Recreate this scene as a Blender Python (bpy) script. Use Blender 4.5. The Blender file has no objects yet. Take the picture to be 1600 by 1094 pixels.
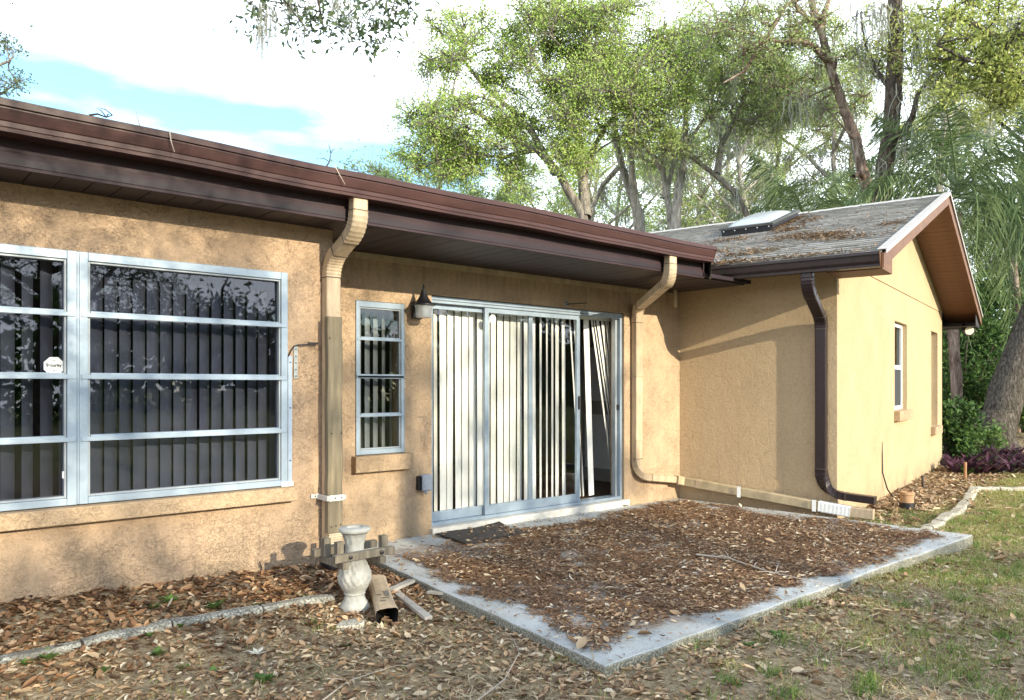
import bpy, bmesh, math, random
import numpy as np
from mathutils import Vector, Matrix

random.seed(7)
rng = np.random.default_rng(11)
R = math.radians
scene = bpy.context.scene
COL = scene.collection

# ------------------------------------------------------------------ camera
EYE = 1.45
HEAD = R(48.6)
cam_d = bpy.data.cameras.new("camera")
cam = bpy.data.objects.new("camera", cam_d)
COL.objects.link(cam)
cam.location = (0, 0, EYE)
cam.rotation_euler = (R(90), 0, HEAD - R(90))
cam_d.sensor_fit = 'HORIZONTAL'
cam_d.sensor_width = 36
cam_d.lens = 27.0
cam_d.shift_y = 0.035
cam_d.clip_start = 0.05
cam_d.clip_end = 2000
scene.camera = cam

# ------------------------------------------------------------------ light
SUN_DIR = Vector((-0.03, 1.0, -0.30)).normalized()
EXPOSURE = 1.5
world = bpy.data.worlds.new("World")
scene.world = world
world.use_nodes = True
wn = world.node_tree.nodes
wl = world.node_tree.links
wn.clear()
w_out = wn.new('ShaderNodeOutputWorld')
w_bg = wn.new('ShaderNodeBackground')
w_bg.inputs['Strength'].default_value = 0.15
w_sky = wn.new('ShaderNodeTexSky')
w_sky.sky_type = 'NISHITA'
w_sky.sun_disc = False
w_sky.sun_elevation = math.asin(-SUN_DIR.z)
w_sky.sun_rotation = R(180)
w_sky.air_density = 1.0
w_sky.dust_density = 0.6
w_sky.ozone_density = 1.5
w_tc = wn.new('ShaderNodeTexCoord')
w_sep = wn.new('ShaderNodeSeparateXYZ')
w_max = wn.new('ShaderNodeMath'); w_max.operation = 'MAXIMUM'; w_max.inputs[1].default_value = 0.08
w_dx = wn.new('ShaderNodeMath'); w_dx.operation = 'DIVIDE'
w_dy = wn.new('ShaderNodeMath'); w_dy.operation = 'DIVIDE'
w_cmb = wn.new('ShaderNodeCombineXYZ')
w_map = wn.new('ShaderNodeMapping')
w_map.inputs['Location'].default_value = (5.14, 15.875, 3.73)
w_map.inputs['Scale'].default_value = (0.42, 0.42, 1.0)
w_noise = wn.new('ShaderNodeTexNoise')
w_noise.inputs['Scale'].default_value = 1.0
w_noise.inputs['Detail'].default_value = 7.0
w_noise.inputs['Roughness'].default_value = 0.52
w_ramp = wn.new('ShaderNodeValToRGB')
w_ramp.color_ramp.elements[0].position = 0.34
w_ramp.color_ramp.elements[0].color = (0.03, 0.03, 0.03, 1)
w_ramp.color_ramp.elements[1].position = 0.51
w_mix = wn.new('ShaderNodeMixRGB')
w_mix.inputs['Color2'].default_value = (8.3, 9.0, 9.9, 1)
wl.new(w_tc.outputs['Generated'], w_sep.inputs[0])
wl.new(w_sep.outputs['Z'], w_max.inputs[0])
wl.new(w_sep.outputs['X'], w_dx.inputs[0]); wl.new(w_max.outputs[0], w_dx.inputs[1])
wl.new(w_sep.outputs['Y'], w_dy.inputs[0]); wl.new(w_max.outputs[0], w_dy.inputs[1])
wl.new(w_dx.outputs[0], w_cmb.inputs[0]); wl.new(w_dy.outputs[0], w_cmb.inputs[1])
wl.new(w_cmb.outputs[0], w_map.inputs[0])
wl.new(w_map.outputs[0], w_noise.inputs['Vector'])
wl.new(w_noise.outputs[0], w_ramp.inputs[0])
wl.new(w_ramp.outputs[0], w_mix.inputs['Fac'])
w_tint = wn.new('ShaderNodeMixRGB'); w_tint.blend_type = 'MULTIPLY'; w_tint.inputs['Fac'].default_value = 1.0
w_tint.inputs['Color2'].default_value = (0.62, 0.80, 0.81, 1)
wl.new(w_sky.outputs[0], w_tint.inputs['Color1'])
wl.new(w_tint.outputs[0], w_mix.inputs['Color1'])
wl.new(w_mix.outputs[0], w_bg.inputs['Color'])
wl.new(w_bg.outputs[0], w_out.inputs['Surface'])

sun_d = bpy.data.lights.new("sun", 'SUN')
sun_d.energy = 2.7
sun_d.angle = R(0.5)
sun_d.color = (1.0, 0.90, 0.68)
sun = bpy.data.objects.new("sun", sun_d)
COL.objects.link(sun)
sun.location = (0, -30, 30)
sun.rotation_euler = SUN_DIR.to_track_quat('-Z', 'Y').to_euler()

scene.view_settings.view_transform = 'Standard'
scene.view_settings.look = 'None'
scene.view_settings.gamma = 1.0
scene.view_settings.use_curve_mapping = False
scene.view_settings.exposure = EXPOSURE
scene.render.engine = 'CYCLES'
try:
    scene.cycles.use_denoising = True
    scene.cycles.max_bounces = 8
    scene.cycles.transparent_max_bounces = 12
except Exception:
    pass

# ------------------------------------------------------------------ frames
CH, SH = math.cos(HEAD), math.sin(HEAD)
def pt(u, v, t):
    """world point measured in the photograph: column u, row v, distance t along the view"""
    a = (u - 800) / 1200.0; b = (603 - v) / 1200.0
    return Vector(((CH + SH * a) * t, (SH - CH * a) * t, EYE + b * t))
TH = R(12)
WP = Vector((math.cos(TH), math.sin(TH), 0))      # along the gable wall
WQ = Vector((-math.sin(TH), math.cos(TH), 0))     # back along the wing
WC = Vector((8.014, 3.85, 0))                     # outer corner of the wing
def wing(p, q, z):
    return WC + WP * p + WQ * q + Vector((0, 0, z))

def sstep(a, b, x):
    t = np.clip((np.asarray(x, dtype=float) - a) / (b - a), 0, 1)
    return t * t * (3 - 2 * t)

# ------------------------------------------------------------------ materials
def new_mat(name):
    m = bpy.data.materials.new(name)
    m.use_nodes = True
    nt = m.node_tree
    b = nt.nodes['Principled BSDF']
    return m, nt, b
def N(nt, typ, **kw):
    n = nt.nodes.new(typ)
    for k, v in kw.items():
        if hasattr(n, k):
            setattr(n, k, v)
        else:
            n.inputs[k].default_value = v
    return n
def ramp(nt, stops):
    n = nt.nodes.new('ShaderNodeValToRGB')
    cr = n.color_ramp
    while len(cr.elements) < len(stops):
        cr.elements.new(0.5)
    for e, (p, c) in zip(cr.elements, stops):
        e.position = p
        e.color = (c[0], c[1], c[2], 1) if isinstance(c, (tuple, list)) else (c, c, c, 1)
    return n
def noise(nt, vec, scale, detail=4, rough=0.55, dist=0.0):
    n = N(nt, 'ShaderNodeTexNoise')
    n.inputs['Scale'].default_value = scale
    n.inputs['Detail'].default_value = detail
    n.inputs['Roughness'].default_value = rough
    n.inputs['Distortion'].default_value = dist
    nt.links.new(vec, n.inputs['Vector'])
    return n
def mixc(nt, fac, a, b, mode='MIX'):
    n = nt.nodes.new('ShaderNodeMixRGB')
    n.blend_type = mode
    for s, x in (('Fac', fac), ('Color1', a), ('Color2', b)):
        if hasattr(x, 'is_linked') or hasattr(x, 'links'):
            nt.links.new(x, n.inputs[s])
        elif isinstance(x, (tuple, list)):
            n.inputs[s].default_value = (x[0], x[1], x[2], 1)
        else:
            n.inputs[s].default_value = x
    return n.outputs[0]
def math_n(nt, op, a, b=0.0, clamp=False):
    n = nt.nodes.new('ShaderNodeMath'); n.operation = op; n.use_clamp = clamp
    for i, x in enumerate((a, b)):
        if hasattr(x, 'links'):
            nt.links.new(x, n.inputs[i])
        else:
            n.inputs[i].default_value = x
    return n.outputs[0]
def maprange(nt, x, a, b, c=0.0, d=1.0):
    n = nt.nodes.new('ShaderNodeMapRange'); n.clamp = True
    nt.links.new(x, n.inputs[0])
    for i, v in zip((1, 2, 3, 4), (a, b, c, d)):
        n.inputs[i].default_value = v
    return n.outputs[0]
def pos(nt):
    return nt.nodes.new('ShaderNodeNewGeometry').outputs['Position']
def objco(nt):
    return nt.nodes.new('ShaderNodeTexCoord').outputs['Object']
def sepxyz(nt, v):
    n = nt.nodes.new('ShaderNodeSeparateXYZ'); nt.links.new(v, n.inputs[0]); return n.outputs
def scaled(nt, v, s):
    n = nt.nodes.new('ShaderNodeMapping'); nt.links.new(v, n.inputs[0]); n.inputs['Scale'].default_value = s
    return n.outputs[0]
def bump(nt, b, h, strength=0.4, dist=0.01, prev=None):
    n = nt.nodes.new('ShaderNodeBump')
    n.inputs['Strength'].default_value = strength
    n.inputs['Distance'].default_value = dist
    nt.links.new(h, n.inputs['Height'])
    if prev is not None:
        nt.links.new(prev, n.inputs['Normal'])
    if b is not None:
        nt.links.new(n.outputs[0], b.inputs['Normal'])
    return n.outputs[0]

def plain(name, col, rough=0.6, var=0.15, vscale=8.0, bumpy=0.0, bscale=60.0, metal=0.0, spec=0.5, stretch=None):
    m, nt, b = new_mat(name)
    v = objco(nt)
    if stretch: v = scaled(nt, v, stretch)
    n = noise(nt, v, vscale, 5, 0.6)
    r = ramp(nt, [(0.3, tuple(c * (1 - var) for c in col)), (0.7, tuple(min(1, c * (1 + var)) for c in col))])
    nt.links.new(n.outputs[0], r.inputs[0])
    nt.links.new(r.outputs[0], b.inputs['Base Color'])
    b.inputs['Roughness'].default_value = rough
    b.inputs['Metallic'].default_value = metal
    b.inputs['Specular IOR Level'].default_value = spec
    if bumpy:
        n2 = noise(nt, v, bscale, 4, 0.6)
        bump(nt, b, n2.outputs[0], bumpy, 0.004)
    return m

def stucco_mat(name, col, dirt_lo=0.10, dirt_hi=0.60, streak=False, dirt=0.75, coarse=1.0):
    m, nt, b = new_mat(name)
    v = pos(nt)
    xyz = sepxyz(nt, v)
    big = noise(nt, v, 1.3, 5, 0.6)
    r = ramp(nt, [(0.3, tuple(c * 0.94 for c in col)), (0.7, tuple(c * 1.05 for c in col))])
    nt.links.new(big.outputs[0], r.inputs[0])
    fine = noise(nt, v, 45, 5, 0.7)
    rf = ramp(nt, [(0.30, 0.80), (0.5, 1.0), (0.75, 1.06)])
    nt.links.new(fine.outputs[0], rf.inputs[0])
    c = mixc(nt, 1.0, r.outputs[0], rf.outputs[0], 'MULTIPLY')
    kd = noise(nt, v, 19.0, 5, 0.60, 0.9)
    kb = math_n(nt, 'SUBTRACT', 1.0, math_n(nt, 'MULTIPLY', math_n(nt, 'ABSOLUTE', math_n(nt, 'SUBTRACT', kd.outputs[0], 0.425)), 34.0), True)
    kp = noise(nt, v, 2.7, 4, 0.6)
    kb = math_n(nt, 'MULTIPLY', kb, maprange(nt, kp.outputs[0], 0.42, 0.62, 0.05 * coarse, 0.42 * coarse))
    c = mixc(nt, kb, c, tuple(q * 0.42 for q in col))  # relief shading painted into the colour: darker bands along the trowel hollows
    # mildew and splash stains rising from the soil
    zf = maprange(nt, xyz[2], dirt_lo, dirt_hi, 1.0, 0.0)
    st = noise(nt, v, 3.5, 7, 0.68)
    s1 = math_n(nt, 'MULTIPLY', zf, maprange(nt, st.outputs[0], 0.36, 0.60))
    c = mixc(nt, math_n(nt, 'MULTIPLY', s1, dirt), c, (0.17, 0.14, 0.10))
    rn = noise(nt, scaled(nt, v, (9, 9, 0.5)), 1.6, 5, 0.7)
    r1 = math_n(nt, 'MULTIPLY', maprange(nt, rn.outputs[0], 0.52, 0.70), maprange(nt, xyz[2], 0.25, 0.9, 0.45 * coarse, 0.14 * coarse))
    c = mixc(nt, r1, c, (0.25, 0.19, 0.14))
    vo = nt.nodes.new('ShaderNodeTexVoronoi'); vo.feature = 'DISTANCE_TO_EDGE'; vo.inputs['Scale'].default_value = 0.75
    wn_ = noise(nt, v, 3.0, 4, 0.6)
    nt.links.new(mixc(nt, 0.22, v, wn_.outputs['Color'], 'ADD'), vo.inputs['Vector'])
    ck = math_n(nt, 'MULTIPLY', maprange(nt, vo.outputs['Distance'], 0.0015, 0.005, 1.0, 0.0), maprange(nt, big.outputs[0], 0.50, 0.60))
    c = mixc(nt, math_n(nt, 'MULTIPLY', ck, 0.30), c, (0.16, 0.115, 0.08))
    if streak:
        sv = scaled(nt, v, (11, 11, 1.0))
        sn = noise(nt, sv, 2.2, 6, 0.75)
        zz = maprange(nt, xyz[2], 2.20, 2.52)
        s2 = math_n(nt, 'MULTIPLY', maprange(nt, sn.outputs[0], 0.46, 0.62), zz)
        c = mixc(nt, math_n(nt, 'MULTIPLY', s2, 0.55), c, (0.20, 0.15, 0.115))
    nt.links.new(c, b.inputs['Base Color'])
    b.inputs['Roughness'].default_value = 0.92
    b.inputs['Specular IOR Level'].default_value = 0.15
    # knock-down trowel texture
    k = noise(nt, v, 19.0, 5, 0.60, 0.9)
    kr = ramp(nt, [(0.40, 0.0), (0.46, 0.85), (0.58, 1.0)])
    nt.links.new(k.outputs[0], kr.inputs[0])
    k2 = noise(nt, v, 62.0, 3, 0.6, 0.6)
    kr2 = ramp(nt, [(0.42, 0.0), (0.52, 1.0)])
    nt.links.new(k2.outputs[0], kr2.inputs[0])
    h = math_n(nt, 'ADD', math_n(nt, 'MULTIPLY', kr.outputs[0], 0.55), math_n(nt, 'MULTIPLY', kr2.outputs[0], 0.5))
    pm = noise(nt, v, 2.7, 4, 0.6)
    h = math_n(nt, 'MULTIPLY', h, maprange(nt, pm.outputs[0], 0.38, 0.60, 0.25, 1.15))
    n1 = bump(nt, None, h, 0.8 * coarse, 0.011)
    bump(nt, b, fine.outputs[0], 0.45, 0.008, n1)
    return m

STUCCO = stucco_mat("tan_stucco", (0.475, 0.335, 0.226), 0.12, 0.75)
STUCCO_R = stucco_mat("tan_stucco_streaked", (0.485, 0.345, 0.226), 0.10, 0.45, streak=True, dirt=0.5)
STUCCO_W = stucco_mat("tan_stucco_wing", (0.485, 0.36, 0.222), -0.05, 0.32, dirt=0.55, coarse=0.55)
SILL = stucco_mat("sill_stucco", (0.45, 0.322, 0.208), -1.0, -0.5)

def brown_metal(name, col, rough=0.45):
    m, nt, b = new_mat(name)
    v = pos(nt)
    n = noise(nt, scaled(nt, v, (1.2, 8, 8)), 2.0, 6, 0.65)
    r = ramp(nt, [(0.3, tuple(c * 0.78 for c in col)), (0.7, tuple(c * 1.2 for c in col))])
    nt.links.new(n.outputs[0], r.inputs[0])
    n2 = noise(nt, v, 26, 4, 0.7)
    d = maprange(nt, n2.outputs[0], 0.60, 0.75)
    c = mixc(nt, math_n(nt, 'MULTIPLY', d, 0.35), r.outputs[0], tuple(c * 2.2 for c in col))
    nt.links.new(c, b.inputs['Base Color'])
    b.inputs['Roughness'].default_value = rough
    b.inputs['Specular IOR Level'].default_value = 0.3
    return m
FASCIA = brown_metal("brown_fascia", (0.034, 0.018, 0.023), 0.6)
GUTTER = brown_metal("brown_gutter", (0.062, 0.029, 0.027), 0.38)
SOFFIT = brown_metal("brown_soffit", (0.026, 0.017, 0.022), 0.55)
DARKGUT = brown_metal("dark_brown_gutter", (0.030, 0.021, 0.021), 0.42)
DARKDS = brown_metal("dark_brown_downspout", (0.030, 0.020, 0.021), 0.32)
RAKE = brown_metal("brown_rake_board", (0.16, 0.080, 0.045), 0.6)
RAKESOF = plain("brown_rake_soffit", (0.165, 0.075, 0.040), 0.65, 0.25, 5, 0.2)
DRIP = plain("pale_drip_edge", (0.44, 0.40, 0.37), 0.4, 0.12, 14)
ALU = plain("anodised_aluminium", (0.29, 0.355, 0.43), 0.42, 0.12, 9, 0.08, 120, metal=0.25)
ALU_D = plain("dull_aluminium", (0.30, 0.33, 0.36), 0.5, 0.12, 9, metal=0.3)
GALV = plain("galvanised_steel", (0.33, 0.36, 0.37), 0.5, 0.25, 40, metal=0.5)
TANDS = plain("tan_downspout_paint", (0.45, 0.345, 0.232), 0.55, 0.26, 4, 0.15, 40, stretch=(3, 3, 0.8))
TANDIRTY = plain("dirty_tan_downspout", (0.40, 0.32, 0.20), 0.55, 0.28, 7, 0.1)
WHITEP = plain("white_plastic", (0.80, 0.80, 0.79), 0.4, 0.05, 12)
WHITEM = plain("white_vinyl", (0.78, 0.79, 0.80), 0.4, 0.05, 12)
STRAPW = plain('worn_white_strap', (0.52, 0.51, 0.49), 0.6, 0.2, 30)
BLACKM = plain("black_metal", (0.012, 0.012, 0.016), 0.45, 0.3, 30, 0.1)
GREYP = plain("grey_plastic", (0.24, 0.27, 0.33), 0.5, 0.15, 25, 0.1)
DARK = plain("dark_void", (0.01, 0.01, 0.011), 0.8, 0.1)
SLAT = plain("white_blind_vinyl", (0.78, 0.765, 0.73), 0.5, 0.04, 3)
SLAT_D = plain("aged_blind_vinyl", (0.70, 0.66, 0.58), 0.55, 0.06, 3)
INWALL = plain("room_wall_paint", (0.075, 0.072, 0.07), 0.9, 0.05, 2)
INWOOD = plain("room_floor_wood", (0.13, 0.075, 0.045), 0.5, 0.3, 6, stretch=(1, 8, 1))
CARPET = plain("dark_doormat_rubber", (0.045, 0.036, 0.031), 0.95, 0.6, 30, 0.6, 180)
OLDWOOD = plain("weathered_wood", (0.165, 0.14, 0.105), 0.9, 0.4, 5, 0.5, 30, stretch=(6, 6, 0.7))
POSTWOOD = plain("greenish_old_post", (0.185, 0.150, 0.098), 0.85, 0.38, 4, 0.5, 24, stretch=(8, 8, 0.6))
GREYWOOD = plain("silver_grey_wood", (0.42, 0.38, 0.33), 0.9, 0.25, 6, 0.5, 40, stretch=(1, 1, 8))
CASTSTONE = plain("white_cast_stone", (0.37, 0.365, 0.34), 0.9, 0.35, 9, 0.9, 60)
CLAY = plain("clay_pipe", (0.36, 0.22, 0.12), 0.75, 0.2, 20, 0.2)
INK = plain("black_ink", (0.015, 0.015, 0.015), 0.6, 0.0)
GREYINK = plain("grey_ink", (0.38, 0.39, 0.41), 0.6, 0.0)
SKYDOME = plain("milky_acrylic", (0.40, 0.42, 0.43), 0.22, 0.05, 5)

def glass_mat(name, tint, refl=1.0):
    m, nt, b = new_mat(name)
    nt.nodes.remove(b)
    out = [n for n in nt.nodes if n.type == 'OUTPUT_MATERIAL'][0]
    tr = N(nt, 'ShaderNodeBsdfTransparent'); tr.inputs[0].default_value = (*tint, 1)
    gl = N(nt, 'ShaderNodeBsdfGlossy'); gl.inputs['Roughness'].default_value = 0.012
    v = pos(nt)
    n = noise(nt, v, 2.2, 2, 0.5)
    bm = nt.nodes.new('ShaderNodeBump'); bm.inputs['Strength'].default_value = 0.05; bm.inputs['Distance'].default_value = 0.02
    nt.links.new(n.outputs[0], bm.inputs['Height'])
    nt.links.new(bm.outputs[0], gl.inputs['Normal'])
    ge = nt.nodes.new('ShaderNodeNewGeometry')
    dt = nt.nodes.new('ShaderNodeVectorMath'); dt.operation = 'DOT_PRODUCT'
    nt.links.new(ge.outputs['Normal'], dt.inputs[0]); nt.links.new(ge.outputs['Incoming'], dt.inputs[1])
    g1 = math_n(nt, 'SUBTRACT', 1.0, math_n(nt, 'ABSOLUTE', dt.outputs['Value']), True)
    f2 = math_n(nt, 'MULTIPLY', math_n(nt, 'ADD', math_n(nt, 'MULTIPLY', math_n(nt, 'POWER', g1, 5.0), 0.96), 0.04), refl, True)
    mx = N(nt, 'ShaderNodeMixShader')
    nt.links.new(f2, mx.inputs[0]); nt.links.new(tr.outputs[0], mx.inputs[1]); nt.links.new(gl.outputs[0], mx.inputs[2])
    nt.links.new(mx.outputs[0], out.inputs['Surface'])
    return m
GLASS = glass_mat("clear_glass", (0.985, 0.988, 0.986), 1.0)
GLASS_T = glass_mat("dark_film_glass", (0.52, 0.54, 0.61), 1.4)
GLASS_D = glass_mat("dull_gable_glass", (0.55, 0.58, 0.56), 0.35)
SCREEN = plain("insect_screen", (0.035, 0.037, 0.042), 0.9, 0.1, 40)
GLASS_S = glass_mat("light_film_glass", (0.72, 0.74, 0.76), 1.3)
def lampglass():
    m, nt, b = new_mat("seeded_lamp_glass")
    b.inputs['Base Color'].default_value = (0.62, 0.66, 0.70, 1)
    b.inputs['Roughness'].default_value = 0.22
    b.inputs['Transmission Weight'].default_value = 0.55
    n = noise(nt, objco(nt), 60, 2, 0.5)
    bump(nt, b, n.outputs[0], 0.4, 0.004)
    return m
LAMPGLASS = lampglass()

def concrete_mat():
    m, nt, b = new_mat("patio_concrete")
    v = pos(nt)
    n = noise(nt, v, 2.4, 7, 0.65)
    r = ramp(nt, [(0.3, (0.34, 0.34, 0.32)), (0.55, (0.49, 0.50, 0.49)), (0.75, (0.57, 0.58, 0.58))])
    nt.links.new(n.outputs[0], r.inputs[0])
    f = noise(nt, v, 130, 3, 0.7)
    fr = ramp(nt, [(0.36, 0.45), (0.5, 1.0)])
    nt.links.new(f.outputs[0], fr.inputs[0])
    c = mixc(nt, 0.7, r.outputs[0], fr.outputs[0], 'MULTIPLY')
    geo = nt.nodes.new('ShaderNodeNewGeometry')
    nz = sepxyz(nt, geo.outputs['Normal'])[2]
    side = maprange(nt, nz, 0.3, 0.8, 1.0, 0.0)
    ag = noise(nt, v, 90, 3, 0.7)
    agr = ramp(nt, [(0.40, (0.06, 0.06, 0.045)), (0.52, (0.19, 0.18, 0.13)), (0.66, (0.42, 0.40, 0.34))])
    nt.links.new(ag.outputs[0], agr.inputs[0])
    c = mixc(nt, math_n(nt, 'MULTIPLY', side, 0.9), c, agr.outputs[0])
    # brown tannin staining under the fallen catkins
    x, y, z = sepxyz(nt, v)
    i1 = maprange(nt, y, 2.54, 2.74); i2 = maprange(nt, y, 5.40, 5.15); i3 = maprange(nt, x, 3.00, 3.35); i4 = maprange(nt, x, 7.65, 7.2)
    ins = math_n(nt, 'MULTIPLY', math_n(nt, 'MULTIPLY', i1, i2), math_n(nt, 'MULTIPLY', i3, i4))
    sn = noise(nt, v, 5.5, 8, 0.72)
    sm = maprange(nt, math_n(nt, 'ADD', math_n(nt, 'MULTIPLY', sn.outputs[0], 1.0), math_n(nt, 'MULTIPLY', ins, 0.36)), 0.66, 0.84)
    sm = math_n(nt, 'MULTIPLY', sm, math_n(nt, 'GREATER_THAN', ins, 0.01))
    sc = ramp(nt, [(0.3, (0.14, 0.078, 0.042)), (0.7, (0.25, 0.155, 0.09))])
    nt.links.new(f.outputs[0], sc.inputs[0])
    c = mixc(nt, math_n(nt, 'MULTIPLY', sm, 0.65), c, sc.outputs[0])
    nt.links.new(c, b.inputs['Base Color'])
    b.inputs['Roughness'].default_value = 0.9
    bump(nt, b, f.outputs[0], 0.5, 0.004)
    return m
CONCRETE = concrete_mat()
EDGE = None
def edge_mat(name, a, bcol):
    m, nt, b = new_mat(name)
    v = pos(nt)
    f = noise(nt, v, 75, 4, 0.75)
    r = ramp(nt, [(0.36, (0.05, 0.05, 0.045)), (0.5, a), (0.64, bcol)])
    nt.links.new(f.outputs[0], r.inputs[0])
    g = noise(nt, v, 5, 5, 0.7)
    c = mixc(nt, maprange(nt, g.outputs[0], 0.45, 0.65, 0, 0.75), r.outputs[0], (0.09, 0.085, 0.07))
    nt.links.new(c, b.inputs['Base Color'])
    b.inputs['Roughness'].default_value = 0.95
    bump(nt, b, f.outputs[0], 0.7, 0.008)
    return m
EDGE = edge_mat("mossy_edging_concrete", (0.27, 0.26, 0.22), (0.55, 0.53, 0.48))
EDGE_L = edge_mat("pale_edging_stone", (0.46, 0.42, 0.34), (0.62, 0.58, 0.48))

def soil_mat():
    m, nt, b = new_mat("leaf_mould_soil")
    v = pos(nt)
    x, y, z = sepxyz(nt, v)
    n = noise(nt, v, 1.1, 6, 0.65)
    f = noise(nt, v, 38, 6, 0.75)
    r = ramp(nt, [(0.30, (0.10, 0.07, 0.045)), (0.46, (0.26, 0.195, 0.12)), (0.60, (0.40, 0.315, 0.205)), (0.72, (0.54, 0.45, 0.31))])
    nt.links.new(f.outputs[0], r.inputs[0])
    sand = mixc(nt, f.outputs[0], (0.22, 0.19, 0.16), (0.40, 0.37, 0.34))
    c = mixc(nt, maprange(nt, n.outputs[0], 0.56, 0.68, 0, 0.7), r.outputs[0], sand)
    # thin turf in the lawn
    gn = noise(nt, v, 0.9, 6, 0.7)
    gr = ramp(nt, [(0.3, (0.10, 0.13, 0.035)), (0.7, (0.28, 0.30, 0.10))])
    nt.links.new(f.outputs[0], gr.inputs[0])
    side = maprange(nt, math_n(nt, 'ADD', x, math_n(nt, 'MULTIPLY', y, -0.9)), 1.5, 8.0, 0.0, 0.34)
    gm = maprange(nt, math_n(nt, 'ADD', gn.outputs[0], side), 0.60, 0.80, 0.0, 0.8)
    notbed = maprange(nt, y, 3.4, 4.2, 1.0, 0.0)
    c = mixc(nt, math_n(nt, 'MULTIPLY', gm, notbed), c, gr.outputs[0])
    nt.links.new(c, b.inputs['Base Color'])
    b.inputs['Roughness'].default_value = 0.97
    b.inputs['Specular IOR Level'].default_value = 0.1
    bump(nt, b, f.outputs[0], 0.9, 0.02)
    return m
SOIL = soil_mat()

def island_leaf(name, stops, trans=0.35, rough=0.6):
    m, nt, b = new_mat(name)
    g = nt.nodes.new('ShaderNodeNewGeometry')
    r = ramp(nt, stops)
    nt.links.new(g.outputs['Random Per Island'], r.inputs[0])
    b.inputs['Roughness'].default_value = rough
    b.inputs['Specular IOR Level'].default_value = 0.25
    nt.links.new(r.outputs[0], b.inputs['Base Color'])
    if trans > 0:
        out = [n for n in nt.nodes if n.type == 'OUTPUT_MATERIAL'][0]
        tl = N(nt, 'ShaderNodeBsdfTranslucent')
        nt.links.new(r.outputs[0], tl.inputs[0])
        mx = N(nt, 'ShaderNodeMixShader'); mx.inputs[0].default_value = trans
        nt.links.new(b.outputs[0], mx.inputs[1]); nt.links.new(tl.outputs[0], mx.inputs[2])
        nt.links.new(mx.outputs[0], out.inputs['Surface'])
    return m
LEAF_OAK = island_leaf("spring_oak_leaf", [(0.0, (0.18, 0.29, 0.06)), (0.35, (0.32, 0.46, 0.09)), (0.7, (0.45, 0.58, 0.15)), (1.0, (0.52, 0.54, 0.22))], 0.45)
LEAF_MID = island_leaf("mid_green_leaf", [(0.0, (0.16, 0.23, 0.08)), (0.5, (0.3, 0.4, 0.13)), (1.0, (0.45, 0.51, 0.21))], 0.42)
LEAF_YEL = island_leaf("yellow_green_leaf", [(0.0, (0.19, 0.24, 0.06)), (0.5, (0.36, 0.42, 0.11)), (1.0, (0.52, 0.52, 0.17))], 0.45)
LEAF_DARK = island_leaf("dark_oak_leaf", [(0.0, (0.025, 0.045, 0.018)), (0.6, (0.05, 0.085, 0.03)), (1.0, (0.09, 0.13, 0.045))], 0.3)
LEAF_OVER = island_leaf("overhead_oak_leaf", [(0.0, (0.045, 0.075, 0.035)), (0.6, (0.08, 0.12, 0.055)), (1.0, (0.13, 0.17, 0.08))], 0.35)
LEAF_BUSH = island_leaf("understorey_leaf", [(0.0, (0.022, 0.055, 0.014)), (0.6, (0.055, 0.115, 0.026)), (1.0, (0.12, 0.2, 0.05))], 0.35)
LEAF_PURP = island_leaf("purple_leaf", [(0.0, (0.035, 0.018, 0.028)), (0.5, (0.085, 0.032, 0.055)), (0.75, (0.13, 0.06, 0.08)), (1.0, (0.1, 0.13, 0.06))], 0.2)
LEAF_PALM = island_leaf("palm_leaflet", [(0.0, (0.09, 0.14, 0.065)), (0.6, (0.18, 0.25, 0.11)), (1.0, (0.31, 0.37, 0.18))], 0.3, 0.4)
LEAF_WEED = island_leaf("weed_leaf", [(0.0, (0.06, 0.125, 0.03)), (1.0, (0.17, 0.26, 0.07))], 0.35)
GRASS = island_leaf("lawn_grass", [(0.0, (0.12, 0.15, 0.035)), (0.4, (0.25, 0.285, 0.07)), (0.7, (0.4, 0.385, 0.14)), (1.0, (0.54, 0.46, 0.26))], 0.3)
TUFT = island_leaf('turf_tuft', [(0.0, (0.07, 0.13, 0.03)), (0.6, (0.16, 0.26, 0.055)), (1.0, (0.34, 0.38, 0.12))], 0.3)
DRYGRASS = island_leaf("dry_grass", [(0.0, (0.250, 0.181, 0.106)), (0.5, (0.450, 0.350, 0.219)), (1.0, (0.625, 0.525, 0.362))], 0.2)
DEADLEAF = island_leaf("fallen_oak_leaf", [(0.0, (0.12, 0.072, 0.044)), (0.25, (0.25, 0.155, 0.09)), (0.5, (0.38, 0.245, 0.14)), (0.8, (0.5, 0.37, 0.235)), (0.95, (0.6, 0.49, 0.35)), (1.0, (0.7, 0.61, 0.47))], 0.15, 0.7)
DEADLEAF_B = island_leaf("fallen_oak_leaf_bed", [(0.0, (0.08, 0.046, 0.028)), (0.3, (0.17, 0.09, 0.048)), (0.6, (0.3, 0.16, 0.08)), (0.85, (0.42, 0.255, 0.14)), (1.0, (0.58, 0.44, 0.3))], 0.12, 0.7)
DEADLEAF_P = island_leaf("fallen_oak_leaf_pale", [(0.0, (0.15, 0.082, 0.045)), (0.35, (0.3, 0.175, 0.095)), (0.7, (0.46, 0.32, 0.195)), (0.92, (0.58, 0.46, 0.32)), (1.0, (0.7, 0.62, 0.49))], 0.1, 0.7)
CATKIN = island_leaf("fallen_catkin", [(0.0, (0.1, 0.048, 0.024)), (0.6, (0.2, 0.105, 0.055)), (1.0, (0.34, 0.22, 0.13))], 0.0, 0.9)
MOSS = island_leaf("spanish_moss", [(0.0, (0.22, 0.225, 0.185)), (0.6, (0.33, 0.335, 0.28)), (1.0, (0.45, 0.45, 0.38))], 0.35, 0.9)

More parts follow.
